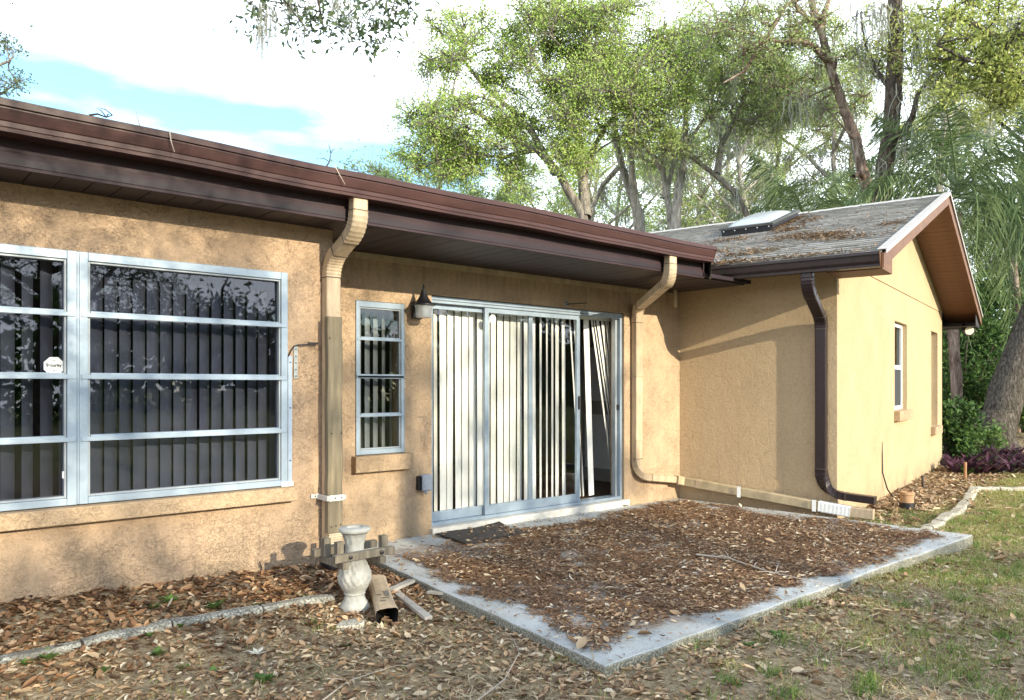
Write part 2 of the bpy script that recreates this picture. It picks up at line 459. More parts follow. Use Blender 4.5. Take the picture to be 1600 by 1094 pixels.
def bark_mat(name, a, bcol, sc=9.0):
    m, nt, b = new_mat(name)
    v = pos(nt)
    s = scaled(nt, v, (1, 1, 0.28))
    n = noise(nt, s, sc, 7, 0.72, 0.6)
    r = ramp(nt, [(0.34, tuple(c * 0.35 for c in a)), (0.5, a), (0.68, bcol)])
    nt.links.new(n.outputs[0], r.inputs[0])
    nt.links.new(r.outputs[0], b.inputs['Base Color'])
    b.inputs['Roughness'].default_value = 0.95
    b.inputs['Specular IOR Level'].default_value = 0.1
    bump(nt, b, n.outputs[0], 1.0, 0.06)
    return m
BARK = bark_mat("grey_oak_bark", (0.20, 0.175, 0.145), (0.38, 0.345, 0.30))
BARK_BIG = bark_mat("furrowed_oak_bark", (0.085, 0.072, 0.060), (0.22, 0.195, 0.165), 24)
BARK_P = bark_mat("pale_lichen_bark", (0.36, 0.335, 0.30), (0.56, 0.53, 0.48))
BARK_D = bark_mat("dark_oak_bark", (0.085, 0.068, 0.055), (0.19, 0.16, 0.13), 14)
BARK_R = bark_mat("peeling_red_bark", (0.20, 0.14, 0.11), (0.46, 0.37, 0.31), 7)

def shingle_mat():
    m, nt, b = new_mat("weathered_shingle")
    v = pos(nt)
    oi = nt.nodes.new('ShaderNodeObjectInfo')
    n = noise(nt, v, 130, 3, 0.7)
    r = ramp(nt, [(0.3, (0.12, 0.115, 0.105)), (0.7, (0.32, 0.305, 0.28))])
    nt.links.new(n.outputs[0], r.inputs[0])
    rr = ramp(nt, [(0.0, 0.72), (1.0, 1.22)])
    nt.links.new(oi.outputs['Random'], rr.inputs[0])
    c = mixc(nt, 1.0, r.outputs[0], rr.outputs[0], 'MULTIPLY')
    l = noise(nt, v, 1.6, 5, 0.7)
    c = mixc(nt, maprange(nt, l.outputs[0], 0.5, 0.7, 0, 0.55), c, (0.17, 0.165, 0.13))
    nt.links.new(c, b.inputs['Base Color'])
    b.inputs['Roughness'].default_value = 0.85
    bump(nt, b, n.outputs[0], 0.5, 0.004)
    return m
SHINGLE = shingle_mat()

# ------------------------------------------------------------------ mesh helpers
ORI = {}
class MB:
    def __init__(self):
        self.v = []; self.f = []
    def add(self, verts, faces):
        o = len(self.v)
        self.v += [tuple(p) for p in verts]
        self.f += [tuple(i + o for i in q) for q in faces]
        return self
    def box(self, a, b):
        x0, y0, z0 = a; x1, y1, z1 = b
        return self.add([(x0, y0, z0), (x1, y0, z0), (x1, y1, z0), (x0, y1, z0), (x0, y0, z1), (x1, y0, z1), (x1, y1, z1), (x0, y1, z1)],
                        [(0, 3, 2, 1), (4, 5, 6, 7), (0, 1, 5, 4), (1, 2, 6, 5), (2, 3, 7, 6), (3, 0, 4, 7)])
    def obox(self, o, ax, ay, az):
        o = Vector(o); ax = Vector(ax); ay = Vector(ay); az = Vector(az)
        vs = [o, o + ax, o + ax + ay, o + ay, o + az, o + ax + az, o + ax + ay + az, o + ay + az]
        return self.add(vs, [(0, 3, 2, 1), (4, 5, 6, 7), (0, 1, 5, 4), (1, 2, 6, 5), (2, 3, 7, 6), (3, 0, 4, 7)])
    def wbox(self, p0, p1, q0, q1, z0, z1):
        return self.obox(wing(p0, q0, z0), WP * (p1 - p0), WQ * (q1 - q0), (0, 0, z1 - z0))
    def tube(self, pts, rad, k=6, cap=True):
        pts = [Vector(p) for p in pts]
        n = len(pts)
        if not hasattr(rad, '__len__'): rad = [rad] * n
        up = Vector((0, 0, 1)); rings = []
        prev = None
        for i in range(n):
            d = pts[min(i + 1, n - 1)] - pts[max(i - 1, 0)]
            if d.length < 1e-9: d = Vector((0, 0, 1))
            d.normalize()
            if prev is None:
                a = d.cross(Vector((1, 0, 0)) if abs(d.x) < 0.8 else Vector((0, 1, 0)))
            else:
                a = prev - d * prev.dot(d)
            a.normalize(); b = d.cross(a); prev = a
            rings.append([pts[i] + (a * math.cos(2 * math.pi * j / k) + b * math.sin(2 * math.pi * j / k)) * rad[i] for j in range(k)])
        vs = [p for r in rings for p in r]; fs = []
        for i in range(n - 1):
            for j in range(k):
                fs.append((i * k + j, i * k + (j + 1) % k, (i + 1) * k + (j + 1) % k, (i + 1) * k + j))
        if cap:
            fs.append(tuple(range(k - 1, -1, -1))); fs.append(tuple((n - 1) * k + j for j in range(k)))
        return self.add(vs, fs)
    def sweep(self, pts, side, w, d, nrm=None, cap=True, wave=0.0, inner=None):
        """rectangular pipe of width w along `side` (constant) and depth d across, following pts; wave corrugates it"""
        pts = [Vector(p) for p in pts]; n = len(pts); vs = []; fs = []
        sides = side if isinstance(side, list) else [side] * n
        for i in range(n):
            t = pts[min(i + 1, n - 1)] - pts[max(i - 1, 0)]; t.normalize()
            s = Vector(sides[i]); s = (s - t * s.dot(t)).normalized(); o = t.cross(s).normalized()
            ww, dd = w, d
            if wave and i % 2: ww, dd = w * (1 - wave), d * (1 - wave)
            c = 0.18
            for (a, b) in ((-1 + c, -1), (1 - c, -1), (1, -1 + c), (1, 1 - c), (1 - c, 1), (-1 + c, 1), (-1, 1 - c), (-1, -1 + c)):
                vs.append(pts[i] + s * (a * ww / 2) + o * (b * dd / 2))
        for i in range(n - 1):
            for j in range(8):
                fs.append((i * 8 + j, i * 8 + (j + 1) % 8, (i + 1) * 8 + (j + 1) % 8, (i + 1) * 8 + j))
        if cap:
            fs.append(tuple(range(7, -1, -1))); fs.append(tuple((n - 1) * 8 + j for j in range(8)))
        return self.add(vs, fs)
    def lathe(self, c, prof, k=24, fn=None):
        vs = []; fs = []
        for i, (r, z) in enumerate(prof):
            for j in range(k):
                a = 2 * math.pi * j / k
                rr = r * (fn(a, z) if fn else 1)
                vs.append((c[0] + rr * math.cos(a), c[1] + rr * math.sin(a), c[2] + z))
        n = len(prof)
        for i in range(n - 1):
            for j in range(k):
                fs.append((i * k + j, i * k + (j + 1) % k, (i + 1) * k + (j + 1) % k, (i + 1) * k + j))
        fs.append(tuple(range(k - 1, -1, -1))); fs.append(tuple((n - 1) * k + j for j in range(k)))
        return self.add(vs, fs)
    def prism(self, poly, ext):
        ext = Vector(ext); n = len(poly)
        vs = [Vector(p) for p in poly] + [Vector(p) + ext for p in poly]
        fs = [tuple(range(n - 1, -1, -1)), tuple(range(n, 2 * n))]
        for i in range(n):
            fs.append((i, (i + 1) % n, n + (i + 1) % n, n + i))
        return self.add(vs, fs)
    def mesh(self, name, mat, origin=(0, 0, 0), smooth=False):
        me = bpy.data.meshes.new(name)
        o = Vector(origin)
        me.from_pydata([tuple(Vector(p) - o) for p in self.v], [], self.f)
        bm = bmesh.new(); bm.from_mesh(me)
        bmesh.ops.recalc_face_normals(bm, faces=bm.faces)
        bm.to_mesh(me); bm.free()
        me.materials.append(mat)
        if smooth:
            me.polygons.foreach_set('use_smooth', [True] * len(me.polygons))
            try: me.set_sharp_from_angle(angle=R(38))
            except Exception: pass
        return me
    def build(self, name, mat, parent=None, smooth=False, bevel=0.0, origin=None):
        if origin is None:
            origin = ORI[parent] if parent is not None else (Vector(self.v[0]) if False else Vector((0, 0, 0)))
        me = self.mesh(name, mat, origin, smooth)
        o = bpy.data.objects.new(name, me)
        COL.objects.link(o)
        if parent is not None:
            o.parent = parent
            o.location = Vector(origin) - ORI[parent]
        else:
            o.location = origin
        ORI[o] = Vector(origin)
        if bevel:
            b = o.modifiers.new("bevel", 'BEVEL'); b.width = bevel; b.segments = 2; b.limit_method = 'ANGLE'; b.angle_limit = R(40)
        return o
def tag(o, label=None, cat=None, group=None, kind=None):
    if label: o['label'] = label
    if cat: o['category'] = cat
    if group: o['group'] = group
    if kind: o['kind'] = kind
    return o
def thing(name, label, cat, loc, group=None):
    o = bpy.data.objects.new(name, None)
    o.empty_display_size = 0.1
    COL.objects.link(o); o.location = loc
    ORI[o] = Vector(loc)
    return tag(o, label, cat, group)
def share(name, me, parent, loc, rot=None):
    """another object that shares mesh data; loc is in world space"""
    o = bpy.data.objects.new(name, me); COL.objects.link(o)
    if parent is not None:
        o.parent = parent; o.location = Vector(loc) - ORI[parent]
    else:
        o.location = loc
    if rot is not None: o.rotation_euler = rot
    ORI[o] = Vector(loc)
    return o
def raw_mesh(name, verts, quads, mat, parent=None, origin=(0, 0, 0), tris=False):
    """fast mesh from numpy arrays (N,3) and (M,4) or (M,3)"""
    k = 3 if tris else 4
    me = bpy.data.meshes.new(name)
    v = np.asarray(verts, dtype=np.float32) - np.asarray(origin, dtype=np.float32)
    q = np.asarray(quads, dtype=np.int32)
    me.vertices.add(len(v)); me.vertices.foreach_set('co', v.ravel())
    me.loops.add(q.size); me.loops.foreach_set('vertex_index', q.ravel())
    me.polygons.add(len(q))
    me.polygons.foreach_set('loop_start', np.arange(0, q.size, k, dtype=np.int32))
    try: me.polygons.foreach_set('loop_total', np.full(len(q), k, dtype=np.int32))
    except Exception: pass
    me.update(calc_edges=True)
    me.materials.append(mat)
    o = bpy.data.objects.new(name, me); COL.objects.link(o)
    if parent is not None:
        o.parent = parent; o.location = Vector(origin) - ORI[parent]
    else:
        o.location = origin
    ORI[o] = Vector(origin)
    return o

# ------------------------------------------------------------------ ground
def ground_z(x, y):
    x = np.asarray(x, dtype=float); y = np.asarray(y, dtype=float)
    base = 0.045 - 0.075 * sstep(4.5, 9.0, x)
    wallz = 0.276 - 0.038 * (x - 0.67)
    wallz = np.clip(wallz, 0.15, 0.34)
    edge = 0.115
    h = np.where(y < 4.4, base + (edge - base) * sstep(3.75, 4.4, y), edge + (wallz - edge) * np.clip((y - 4.4) / 0.55, 0, 1))
    left = 1 - sstep(2.35, 3.0, x)
    near = base + 0.035 * sstep(3.0, 5.0, y) * (1 - sstep(2.8, 4.0, x))
    z = left * h + (1 - left) * near
    far = sstep(16, 40, np.hypot(x, y))
    z = z * (1 - far) + far * 0.0
    bumps = 0.010 * np.sin(x * 5.1 + 1.3 * np.sin(y * 3.3)) * np.sin(y * 4.3 + 0.7) + 0.006 * np.sin(x * 13.7 + y * 5.2) * np.sin(y * 11.9 - x * 3.1)
    return z + bumps
def axis_ticks():
    fine = np.arange(-3, 16.01, 0.14)
    lo = -3 - np.geomspace(0.3, 300, 26)[::-1]
    hi = 16 + np.geomspace(0.3, 300, 26)
    return np.concatenate([lo, fine, hi])
tx = axis_ticks(); ty = axis_ticks() - 3.0
gx, gy = np.meshgrid(tx, ty)
gz = ground_z(gx, gy)
nx, ny = len(tx), len(ty)
gv = np.stack([gx.ravel(), gy.ravel(), gz.ravel()], 1)
ii = (np.arange(ny - 1)[:, None] * nx + np.arange(nx - 1)[None, :]).ravel()
gq = np.stack([ii, ii + 1, ii + 1 + nx, ii + nx], 1)
ground = raw_mesh("ground", gv, gq, SOIL)
tag(ground, kind='structure')
ground.data.polygons.foreach_set('use_smooth', [True] * len(ground.data.polygons))

# patio slab
S_FL, S_FR = (2.79, 2.48, 0.098), (7.80, 2.47, 0.088)
S_BR, S_BL = (7.62, 5.606, 0.098), (3.13, 5.606, 0.138)
def slab_z(x, y):
    s = np.clip((np.asarray(x) - 2.9) / 4.8, 0, 1); t = np.clip((np.asarray(y) - 2.48) / 3.1, 0, 1)
    return (0.098 * (1 - s) + 0.088 * s) * (1 - t) + (0.138 * (1 - s) + 0.098 * s) * t
m = MB()
K = 24
vs = []; fs = []
r_ = random.Random(3)
for j in range(K + 1):
    for i in range(K + 1):
        s, t = i / K, j / K
        a = Vector(S_FL).lerp(Vector(S_FR), s); b = Vector(S_BL).lerp(Vector(S_BR), s)
        p = a.lerp(b, t)
        if i in (0, K) or j == 0:
            p.x += r_.uniform(-0.008, 0.008) * (i in (0, K)); p.y += r_.uniform(-0.008, 0.008) * (j == 0)
        vs.append(p)
for j in range(K):
    for i in range(K):
        k = j * (K + 1) + i
        fs.append((k, k + 1, k + K + 2, k + K + 1))
rim = [i for i in range(K + 1)] + [(j + 1) * (K + 1) - 1 for j in range(1, K + 1)] + [K * (K + 1) + i for i in range(K - 1, -1, -1)] + [j * (K + 1) for j in range(K - 1, 0, -1)]
n0 = len(vs)
for i in rim:
    p = vs[i].copy(); p.z = -0.08; vs.append(p)
for a in range(len(rim)):
    b = (a + 1) % len(rim)
    fs.append((rim[a], n0 + a, n0 + b, rim[b]))
m.add(vs, fs)
patio = m.build("patio", CONCRETE, bevel=0.012)
tag(patio, kind='structure')

# ------------------------------------------------------------------ house
Z0 = EYE                      # heights below are given from the eye line
SOF = Z0 + 1.11
house = thing("house", "tan stucco house with brown eaves, a window wall, patio door and gabled wing", "house", (4.0, 6.0, 0.0))

def wall_panel(origin, ax, height0, height1, length, thick, nrm, holes, top=None):
    """wall sheet with thickness and openings; ax runs along, nrm points out. holes: (a0,a1,z0,z1)"""
    m = MB()
    ax = Vector(ax); nrm = Vector(nrm); o = Vector(origin)
    aa = sorted({0.0, length, *[h[0] for h in holes], *[h[1] for h in holes]})
    zz = sorted({height0, height1, *[h[2] for h in holes], *[h[3] for h in holes]})
    P = lambda a, z, d: o + ax * a + Vector((0, 0, z)) - nrm * d
    def hole(a, z):
        return any(h[0] < a < h[1] and h[2] < z < h[3] for h in holes)
    for i in range(len(aa) - 1):
        for j in range(len(zz) - 1):
            a0, a1, z0, z1 = aa[i], aa[i + 1], zz[j], zz[j + 1]
            if hole((a0 + a1) / 2, (z0 + z1) / 2): continue
            for d in (0, thick):
                m.add([P(a0, z0, d), P(a1, z0, d), P(a1, z1, d), P(a0, z1, d)], [(0, 1, 2, 3)])
    for (a0, a1, z0, z1) in holes:
        q = [(a0, z0), (a1, z0), (a1, z1), (a0, z1)]
        for i in range(4):
            (pa, pz), (qa, qz) = q[i], q[(i + 1) % 4]
            m.add([P(pa, pz, 0), P(qa, qz, 0), P(qa, qz, thick), P(pa, pz, thick)], [(0, 1, 2, 3)])
    q = [(0, height0), (length, height0), (length, height1), (0, height1)]
    for i in range(4):
        (pa, pz), (qa, qz) = q[i], q[(i + 1) % 4]
        m.add([P(pa, pz, 0), P(qa, qz, 0), P(qa, qz, thick), P(pa, pz, thick)], [(0, 1, 2, 3)])
    return m

DA, DB = 4.95, 5.61           # planes of the front walls
XL = -4.5                     # left end of the house (outside the picture)
XSTEP, XCOR = 2.66, 7.64
w = wall_panel((XL, DA, 0), (1, 0, 0), -0.3, SOF, XSTEP - XL, 0.2, (0, -1, 0), [(-0.235 - XL, 2.312 - XL, 0.765, 2.222)])
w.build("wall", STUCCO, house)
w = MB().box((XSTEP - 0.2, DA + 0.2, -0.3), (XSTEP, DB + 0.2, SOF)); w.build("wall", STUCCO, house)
w = wall_panel((XSTEP, DB, 0), (1, 0, 0), -0.3, SOF, XCOR + 0.05 - XSTEP, 0.2, (0, -1, 0),
               [(3.222 - XSTEP, 3.706 - XSTEP, 0.87, 2.160), (3.99 - XSTEP, 6.618 - XSTEP, 0.150, 2.262)])
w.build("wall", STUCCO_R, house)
# wing: side wall and gable wall
WT = Z0 + 1.24
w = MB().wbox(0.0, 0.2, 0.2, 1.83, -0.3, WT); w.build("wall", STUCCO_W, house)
GK = 0.3247                    # wing roof slope
def roof_under(p): return Z0 + 1.27 + GK * (min(p, 7.6 - p) + 0.62) - 0.03
gw = wall_panel(wing(0, 0, 0), WP, -0.3, 2.80, 7.62, 0.2, -WQ, [(3.13, 4.06, 1.10, 2.36), (6.35, 7.08, 0.74, 2.40)])
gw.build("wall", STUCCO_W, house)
# upper gable stands 12 mm proud above the band line
g = MB()
poly = [wing(0.0, -0.012, 2.803), wing(7.62, -0.012, 2.803), wing(7.62, -0.012, roof_under(7.62) + 0.0), wing(3.8, -0.012, roof_under(3.8)), wing(0.0, -0.012, roof_under(0.0))]
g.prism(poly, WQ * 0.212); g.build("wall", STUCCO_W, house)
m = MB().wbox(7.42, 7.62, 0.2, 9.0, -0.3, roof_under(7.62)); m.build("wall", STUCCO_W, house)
# rear walls (unseen, they close the house)
m = MB().box((XL, 13.7, -0.3), (11.0, 13.9, SOF)).box((XL, DA + 0.2, -0.3), (XL + 0.2, 13.7, SOF)); m.build("wall", STUCCO, house)
# pale trim under the soffit of the recessed wall, with a butt joint
m = MB().box((2.67, DB - 0.010, SOF - 0.055), (3.98, DB - 0.002, SOF - 0.002)).box((3.985, DB - 0.009, SOF - 0.055), (7.3, DB - 0.002, SOF - 0.002))
m.build("frieze_board", TANDS, house, bevel=0.002)

# soffit panels with grooves between
XE = 6.66                      # right end of the main eave
sof = MB().box((XL - 0.3, 4.60, SOF + 0.012), (XE + 0.9, DB + 0.1, SOF + 0.05)).build("soffit", SOFFIT, house)
px = XL - 0.3
pan_l = MB().obox((0, 0, 0), (0.141, 0, 0), (0, DA + 0.0 - 4.646, 0), (0, 0, 0.014)).mesh("panel", SOFFIT)
pan_r = MB().obox((0, 0, 0), (0.141, 0, 0), (0, DB - 0.004 - 4.646, 0), (0, 0, 0.014)).mesh("panel", SOFFIT)
while px < 7.45:
    if px > -1.2:
        share("panel", pan_l if px + 0.14 < XSTEP + 0.02 else pan_r, sof, (px, 4.646, SOF - 0.002 - random.uniform(0, 0.002)))
    px += 0.1465
# fascia: upper board and proud lower strip
m = MB().box((XL - 0.3, 4.620, SOF - 0.004), (XE, 4.644, Z0 + 1.38)); m.build("fascia", FASCIA, house)
m = MB().box((XL - 0.3, 4.606, SOF - 0.008), (XE + 0.03, 4.618, SOF + 0.078)); m.build("fascia", FASCIA, house, bevel=0.003)
# end of the eave box
m = MB().box((XE + 0.002, 4.60, SOF - 0.006), (XE + 0.02, 5.5, Z0 + 1.36)); m.build("fascia", FASCIA, house)
# main gutter (K profile), slightly wavy along its length
prof = [(4.602, 1.392), (4.602, 1.252), (4.478, 1.250), (4.476, 1.268), (4.470, 1.272), (4.468, 1.296), (4.461, 1.301), (4.452, 1.330), (4.446, 1.352), (4.452, 1.356), (4.452, 1.362), (4.438, 1.366), (4.436, 1.398), (4.444, 1.403), (4.452, 1.398), (4.456, 1.380), (4.47, 1.37), (4.49, 1.28), (4.592, 1.262), (4.592, 1.392)]
m = MB(); xs = np.linspace(XL - 0.3, XE - 0.0, 40); n = len(prof)
vs = []; fs = []
for i, x in enumerate(xs):
    dz = 0.004 * math.sin(x * 1.9) + 0.003 * math.sin(x * 4.7 + 1)
    for (y, z) in prof: vs.append((x, y, Z0 + z + dz))
for i in range(len(xs) - 1):
    for j in range(n):
        fs.append((i * n + j, i * n + (j + 1) % n, (i + 1) * n + (j + 1) % n, (i + 1) * n + j))
fs.append(tuple(range(n - 1, -1, -1))); fs.append(tuple((len(xs) - 1) * n + j for j in range(n)))
m.add(vs, fs); gut = m.build("gutter", GUTTER, house)
m = MB(); prof2 = [(4.60, 1.395), (4.60, 1.252), (4.478, 1.249), (4.472, 1.272), (4.455, 1.32), (4.445, 1.355), (4.436, 1.366), (4.436, 1.402)]
m.prism([(XE + 0.001, y, Z0 + z) for y, z in prof2], (0.004, 0, 0)); m.build("end_cap", GUTTER, gut)

# main roof slab
RID_Y = 9.5
def main_z(y): return Z0 + 1.385 + 0.30 * (min(y, 2 * RID_Y - y) - 4.52)
m = MB()
e0 = 4.52
pl = [(XL - 0.35, e0), (XE + 0.03, e0), (9.39, 6.97), (11.6, RID_Y), (XL - 0.35, RID_Y)]
vs = [(x, y, main_z(y)) for x, y in pl] + [(x, y, main_z(y) - 0.05) for x, y in pl]
n = len(pl)
m.add(vs, [tuple(range(n)), tuple(range(2 * n - 1, n - 1, -1))] + [(i, (i + 1) % n, n + (i + 1) % n, n + i) for i in range(n)])
pl = [(XL - 0.35, RID_Y), (12.0, RID_Y), (12.0, 14.4), (XL - 0.35, 14.4)]
vs = [(x, y, main_z(y)) for x, y in pl] + [(x, y, main_z(y) - 0.05) for x, y in pl]
n = 4
m.add(vs, [tuple(range(n)), tuple(range(2 * n - 1, n - 1, -1))] + [(i, (i + 1) % n, n + (i + 1) % n, n + i) for i in range(n)])
# cheek closing the gap above the wing roof
a, b_ = Vector((XE + 0.03, e0, main_z(e0))), Vector((9.39, 6.97, main_z(6.97)))
m.add([a, b_, b_ + Vector((0, 0, -0.5)), a + Vector((0, 0, -0.3))], [(0, 1, 2, 3)])
m.build("roof", SHINGLE, house)
main_roof = [o for o in house.children if o.name.startswith("roof")][0]
ms = MB(); r_s = random.Random(12); row = 0; yy = e0 + 0.005
while yy < RID_Y - 0.2:
    xx = XL - 0.3 + (0.15 if row % 2 else 0.0)
    xr_ = XE + max(0.0, (yy - e0)) * 1.09 - 0.1
    while xx < xr_:
        l0, l1 = r_s.uniform(0.010, 0.018), r_s.uniform(0.010, 0.018)
        z0_, z1_ = main_z(yy), main_z(yy + 0.17); x1_ = min(xx + 0.300, xr_ + 0.1)
        ms.add([(xx, yy, z0_ + l0), (x1_, yy, z0_ + l1), (x1_, yy + 0.17, z1_ + 0.003), (xx, yy + 0.17, z1_ + 0.003), (xx, yy, z0_), (x1_, yy, z0_)], [(0, 1, 2, 3), (0, 4, 5, 1)])
        xx += 0.305
    yy += 0.135; row += 1
ms.build("shingle", SHINGLE, main_roof)['kind'] = 'stuff'
# metal drip edge above the gutter
m = MB().box((XL - 0.3, 4.49, Z0 + 1.388), (XE + 0.02, 4.60, Z0 + 1.392)); m.build("drip_edge", FASCIA, house)

# wing roof
RE = 0.62                      # eave overhang
RQ = -0.55                     # rake overhang
def roof_z(p): return Z0 + 1.27 + GK * (min(p, 7.6 - p) + RE)
def slope_pt(p, q, d=0.0):     # point on the visible slope, d above the deck
    nlen = math.hypot(1, GK)
    return wing(p - GK / nlen * d, q, Z0 + 1.27 + GK * (p + RE) + d / nlen)
m = MB()
QB = 7.0
for (pa, pb) in ((-RE, 3.8), (3.8, 7.6 + RE)):
    top = [wing(pa, RQ, roof_z(pa)), wing(pb, RQ, roof_z(pb)), wing(pb, QB, roof_z(pb)), wing(pa, QB if pa > 0 else 1.9, roof_z(pa))]
    bot = [p - Vector((0, 0, 0.03)) for p in top]
    m.add(top + bot, [(0, 1, 2, 3), (7, 6, 5, 4), (0, 4, 5, 1), (1, 5, 6, 2), (2, 6, 7, 3), (3, 7, 4, 0)])
wroof = m.build("wing_roof", SHINGLE, house)
EXPO = 0.14; SW = 0.305
sl = Vector((WP.x, WP.y, GK)).normalized(); sn = sl.cross(-WQ).normalized()
if sn.z < 0: sn = -sn
def shingle_mesh(seed):
    r = random.Random(seed)
    L = 0.20; t = 0.012
    m = MB()
    w2 = SW - 0.004
    c0, c1, c2 = [r.uniform(-0.006, 0.006) for _ in range(3)]
    lift = [r.uniform(0, 0.008) for _ in range(3)]
    top = [(c0, 0.0, 0.014 + lift[0]), (c1, -w2 / 2, 0.014 + lift[1]), (c2, -w2, 0.014 + lift[2]), (L, -w2, 0.002), (L, -w2 / 2, 0.002), (L, 0.0, 0.002)]
    bot = [(x, y, z - t) for x, y, z in top]
    m.add(top + bot, [(0, 1, 4, 5), (1, 2, 3, 4), (6, 11, 10, 7), (7, 10, 9, 8), (0, 6, 7, 1), (1, 7, 8, 2), (2, 8, 9, 3), (0, 5, 11, 6)])
    return m
sh_me = [shingle_mesh(s).mesh("shingle", SHINGLE) for s in range(6)]
rot = Matrix((sl, WQ, sn)).transposed().to_euler()
slots = []
course = 0; d = -0.02
slope_len = 4.42 * math.hypot(1, GK)
while d < slope_len - 0.05:
    p = -RE + d / math.hypot(1, GK)
    qv = 0.979 + 0.894 * p + 0.5
    q = RQ - 0.008
    if course % 2:
        q += SW * 0.5; slots.append((p, q, 0.5))
    while q < min(qv, 4.6):
        q += SW; slots.append((p, q, 1.0))
    d += EXPO; course += 1
slots.sort(key=lambda s: (wing(s[0], s[1], roof_z(s[0])) - cam.location).length)
rest = MB()
for i, (p, q, wd) in enumerate(slots):
    loc = slope_pt(p, q, 0.008)
    # local y runs along +q
    if i < 296:
        share("shingle", sh_me[i % 6], wroof, loc, rot).scale = (1, wd, 1)
    else:
        s = shingle_mesh(i % 6)
        Mx = rot.to_matrix()
        s.v = [tuple(Mx @ Vector((v[0], v[1] * wd, v[2])) + loc) for v in s.v]
        rest.add(s.v, s.f)
if rest.v:
    o = rest.build("shingle", SHINGLE, wroof); o['kind'] = 'stuff'
# ridge caps
capm = MB()
capm.add([(0, -0.15, -0.045), (0, 0, 0.012), (0, 0.15, -0.045), (0.30, -0.15, -0.050), (0.30, 0, 0.004), (0.30, 0.15, -0.050)], [(0, 1, 4, 3), (1, 2, 5, 4)])
cap_me = capm.mesh("ridge_cap", plain("pale_ridge_shingle", (0.42, 0.40, 0.37), 0.8, 0.2, 20, 0.3))
q = RQ - 0.02
while q < 4.2:
    share("ridge_cap", cap_me, wroof, wing(3.8, q, roof_z(3.8) + 0.022), (0, 0, math.atan2(WQ.y, WQ.x))); q += 0.21
# rake boards and drip edges
def rake_piece(p0, p1, q0, q1, ztop, zbot, name, mat, bevel=0.0):
    m = MB()
    a0, a1 = roof_z(p0), roof_z(p1)
    vs = [wing(p0, q0, a0 + zbot), wing(p1, q0, a1 + zbot), wing(p1, q1, a1 + zbot), wing(p0, q1, a0 + zbot),
          wing(p0, q0, a0 + ztop), wing(p1, q0, a1 + ztop), wing(p1, q1, a1 + ztop), wing(p0, q1, a0 + ztop)]
    m.add(vs, [(0, 3, 2, 1), (4, 5, 6, 7), (0, 1, 5, 4), (1, 2, 6, 5), (2, 3, 7, 6), (3, 0, 4, 7)])
    return m.build(name, mat, house, bevel=bevel)
for (pa, pb) in ((-RE, 3.799), (3.801, 7.6 + RE)):
    rake_piece(pa, pb, RQ - 0.028, RQ - 0.002, 0.004, -0.135, "rake_board", RAKE, 0.003)
    rake_piece(pa, pb, RQ - 0.052, RQ - 0.042, 0.040, 0.002, "drip_edge", DRIP)
    rake_piece(pa, pb, RQ - 0.052, RQ + 0.035, 0.046, 0.0405, "drip_edge", DRIP)
# boarded rake soffits: each board is its own piece
for sgn in (0, 1):
    pa, pb = (-RE + 0.02, 3.78) if sgn == 0 else (3.82, 7.6 + RE - 0.02)
    deck = rake_piece(pa, pb, RQ + 0.004, -0.016, -0.055, -0.080, "rake_soffit", RAKESOF)
    nb = int((pb - pa) / 0.135)
    kk = GK if sgn == 0 else -GK
    bm_ = MB().add([(0, 0, 0), (0.128, 0, kk * 0.128), (0.128, 0.528, kk * 0.128), (0, 0.528, 0), (0, 0, -0.012), (0.128, 0, kk * 0.128 - 0.012), (0.128, 0.528, kk * 0.128 - 0.012), (0, 0.528, -0.012)],
                   [(0, 1, 2, 3), (7, 6, 5, 4), (0, 4, 5, 1), (1, 5, 6, 2), (2, 6, 7, 3), (3, 7, 4, 0)]).mesh("board", RAKESOF)
    for i in range(nb):
        p = pa + i * 0.135
        share("board", bm_, deck, wing(p, RQ + 0.006, roof_z(p) - 0.081 - random.uniform(0, 0.002)), (0, 0, TH))
# wing eaves: gutter on the patio side, boxed fascia on the far side
m = MB()
gp = [(-RE + 0.10, 1.285), (-RE + 0.10, 1.150), (-RE - 0.01, 1.148), (-RE - 0.012, 1.172), (-RE - 0.030, 1.20), (-RE - 0.04, 1.255), (-RE - 0.05, 1.262), (-RE - 0.05, 1.29), (-RE - 0.04, 1.292), (-RE - 0.035, 1.262), (-RE + 0.0, 1.165), (-RE + 0.09, 1.163), (-RE + 0.09, 1.285)]
m.prism([wing(p, RQ + 0.01, Z0 + z) for p, z in gp], WQ * 2.42); wg = m.build("gutter", DARKGUT, house)
m = MB().wbox(-RE + 0.102, -RE + 0.122, RQ + 0.02, 1.9, Z0 + 1.155, Z0 + 1.262); m.build("fascia", DARKGUT, house)
m = MB().wbox(-RE + 0.124, -0.003, RQ + 0.02, 1.9, Z0 + 1.222, Z0 + 1.237); m.build("soffit", SOFFIT, house)
ec = MB().prism([wing(p, RQ + 0.006, Z0 + z) for p, z in [(-RE + 0.105, 1.29), (-RE + 0.105, 1.145), (-RE - 0.012, 1.144), (-RE - 0.032, 1.20), (-RE - 0.052, 1.262), (-RE - 0.052, 1.295)]], WQ * -0.004)
ec.build("end_cap", RAKE, wg)
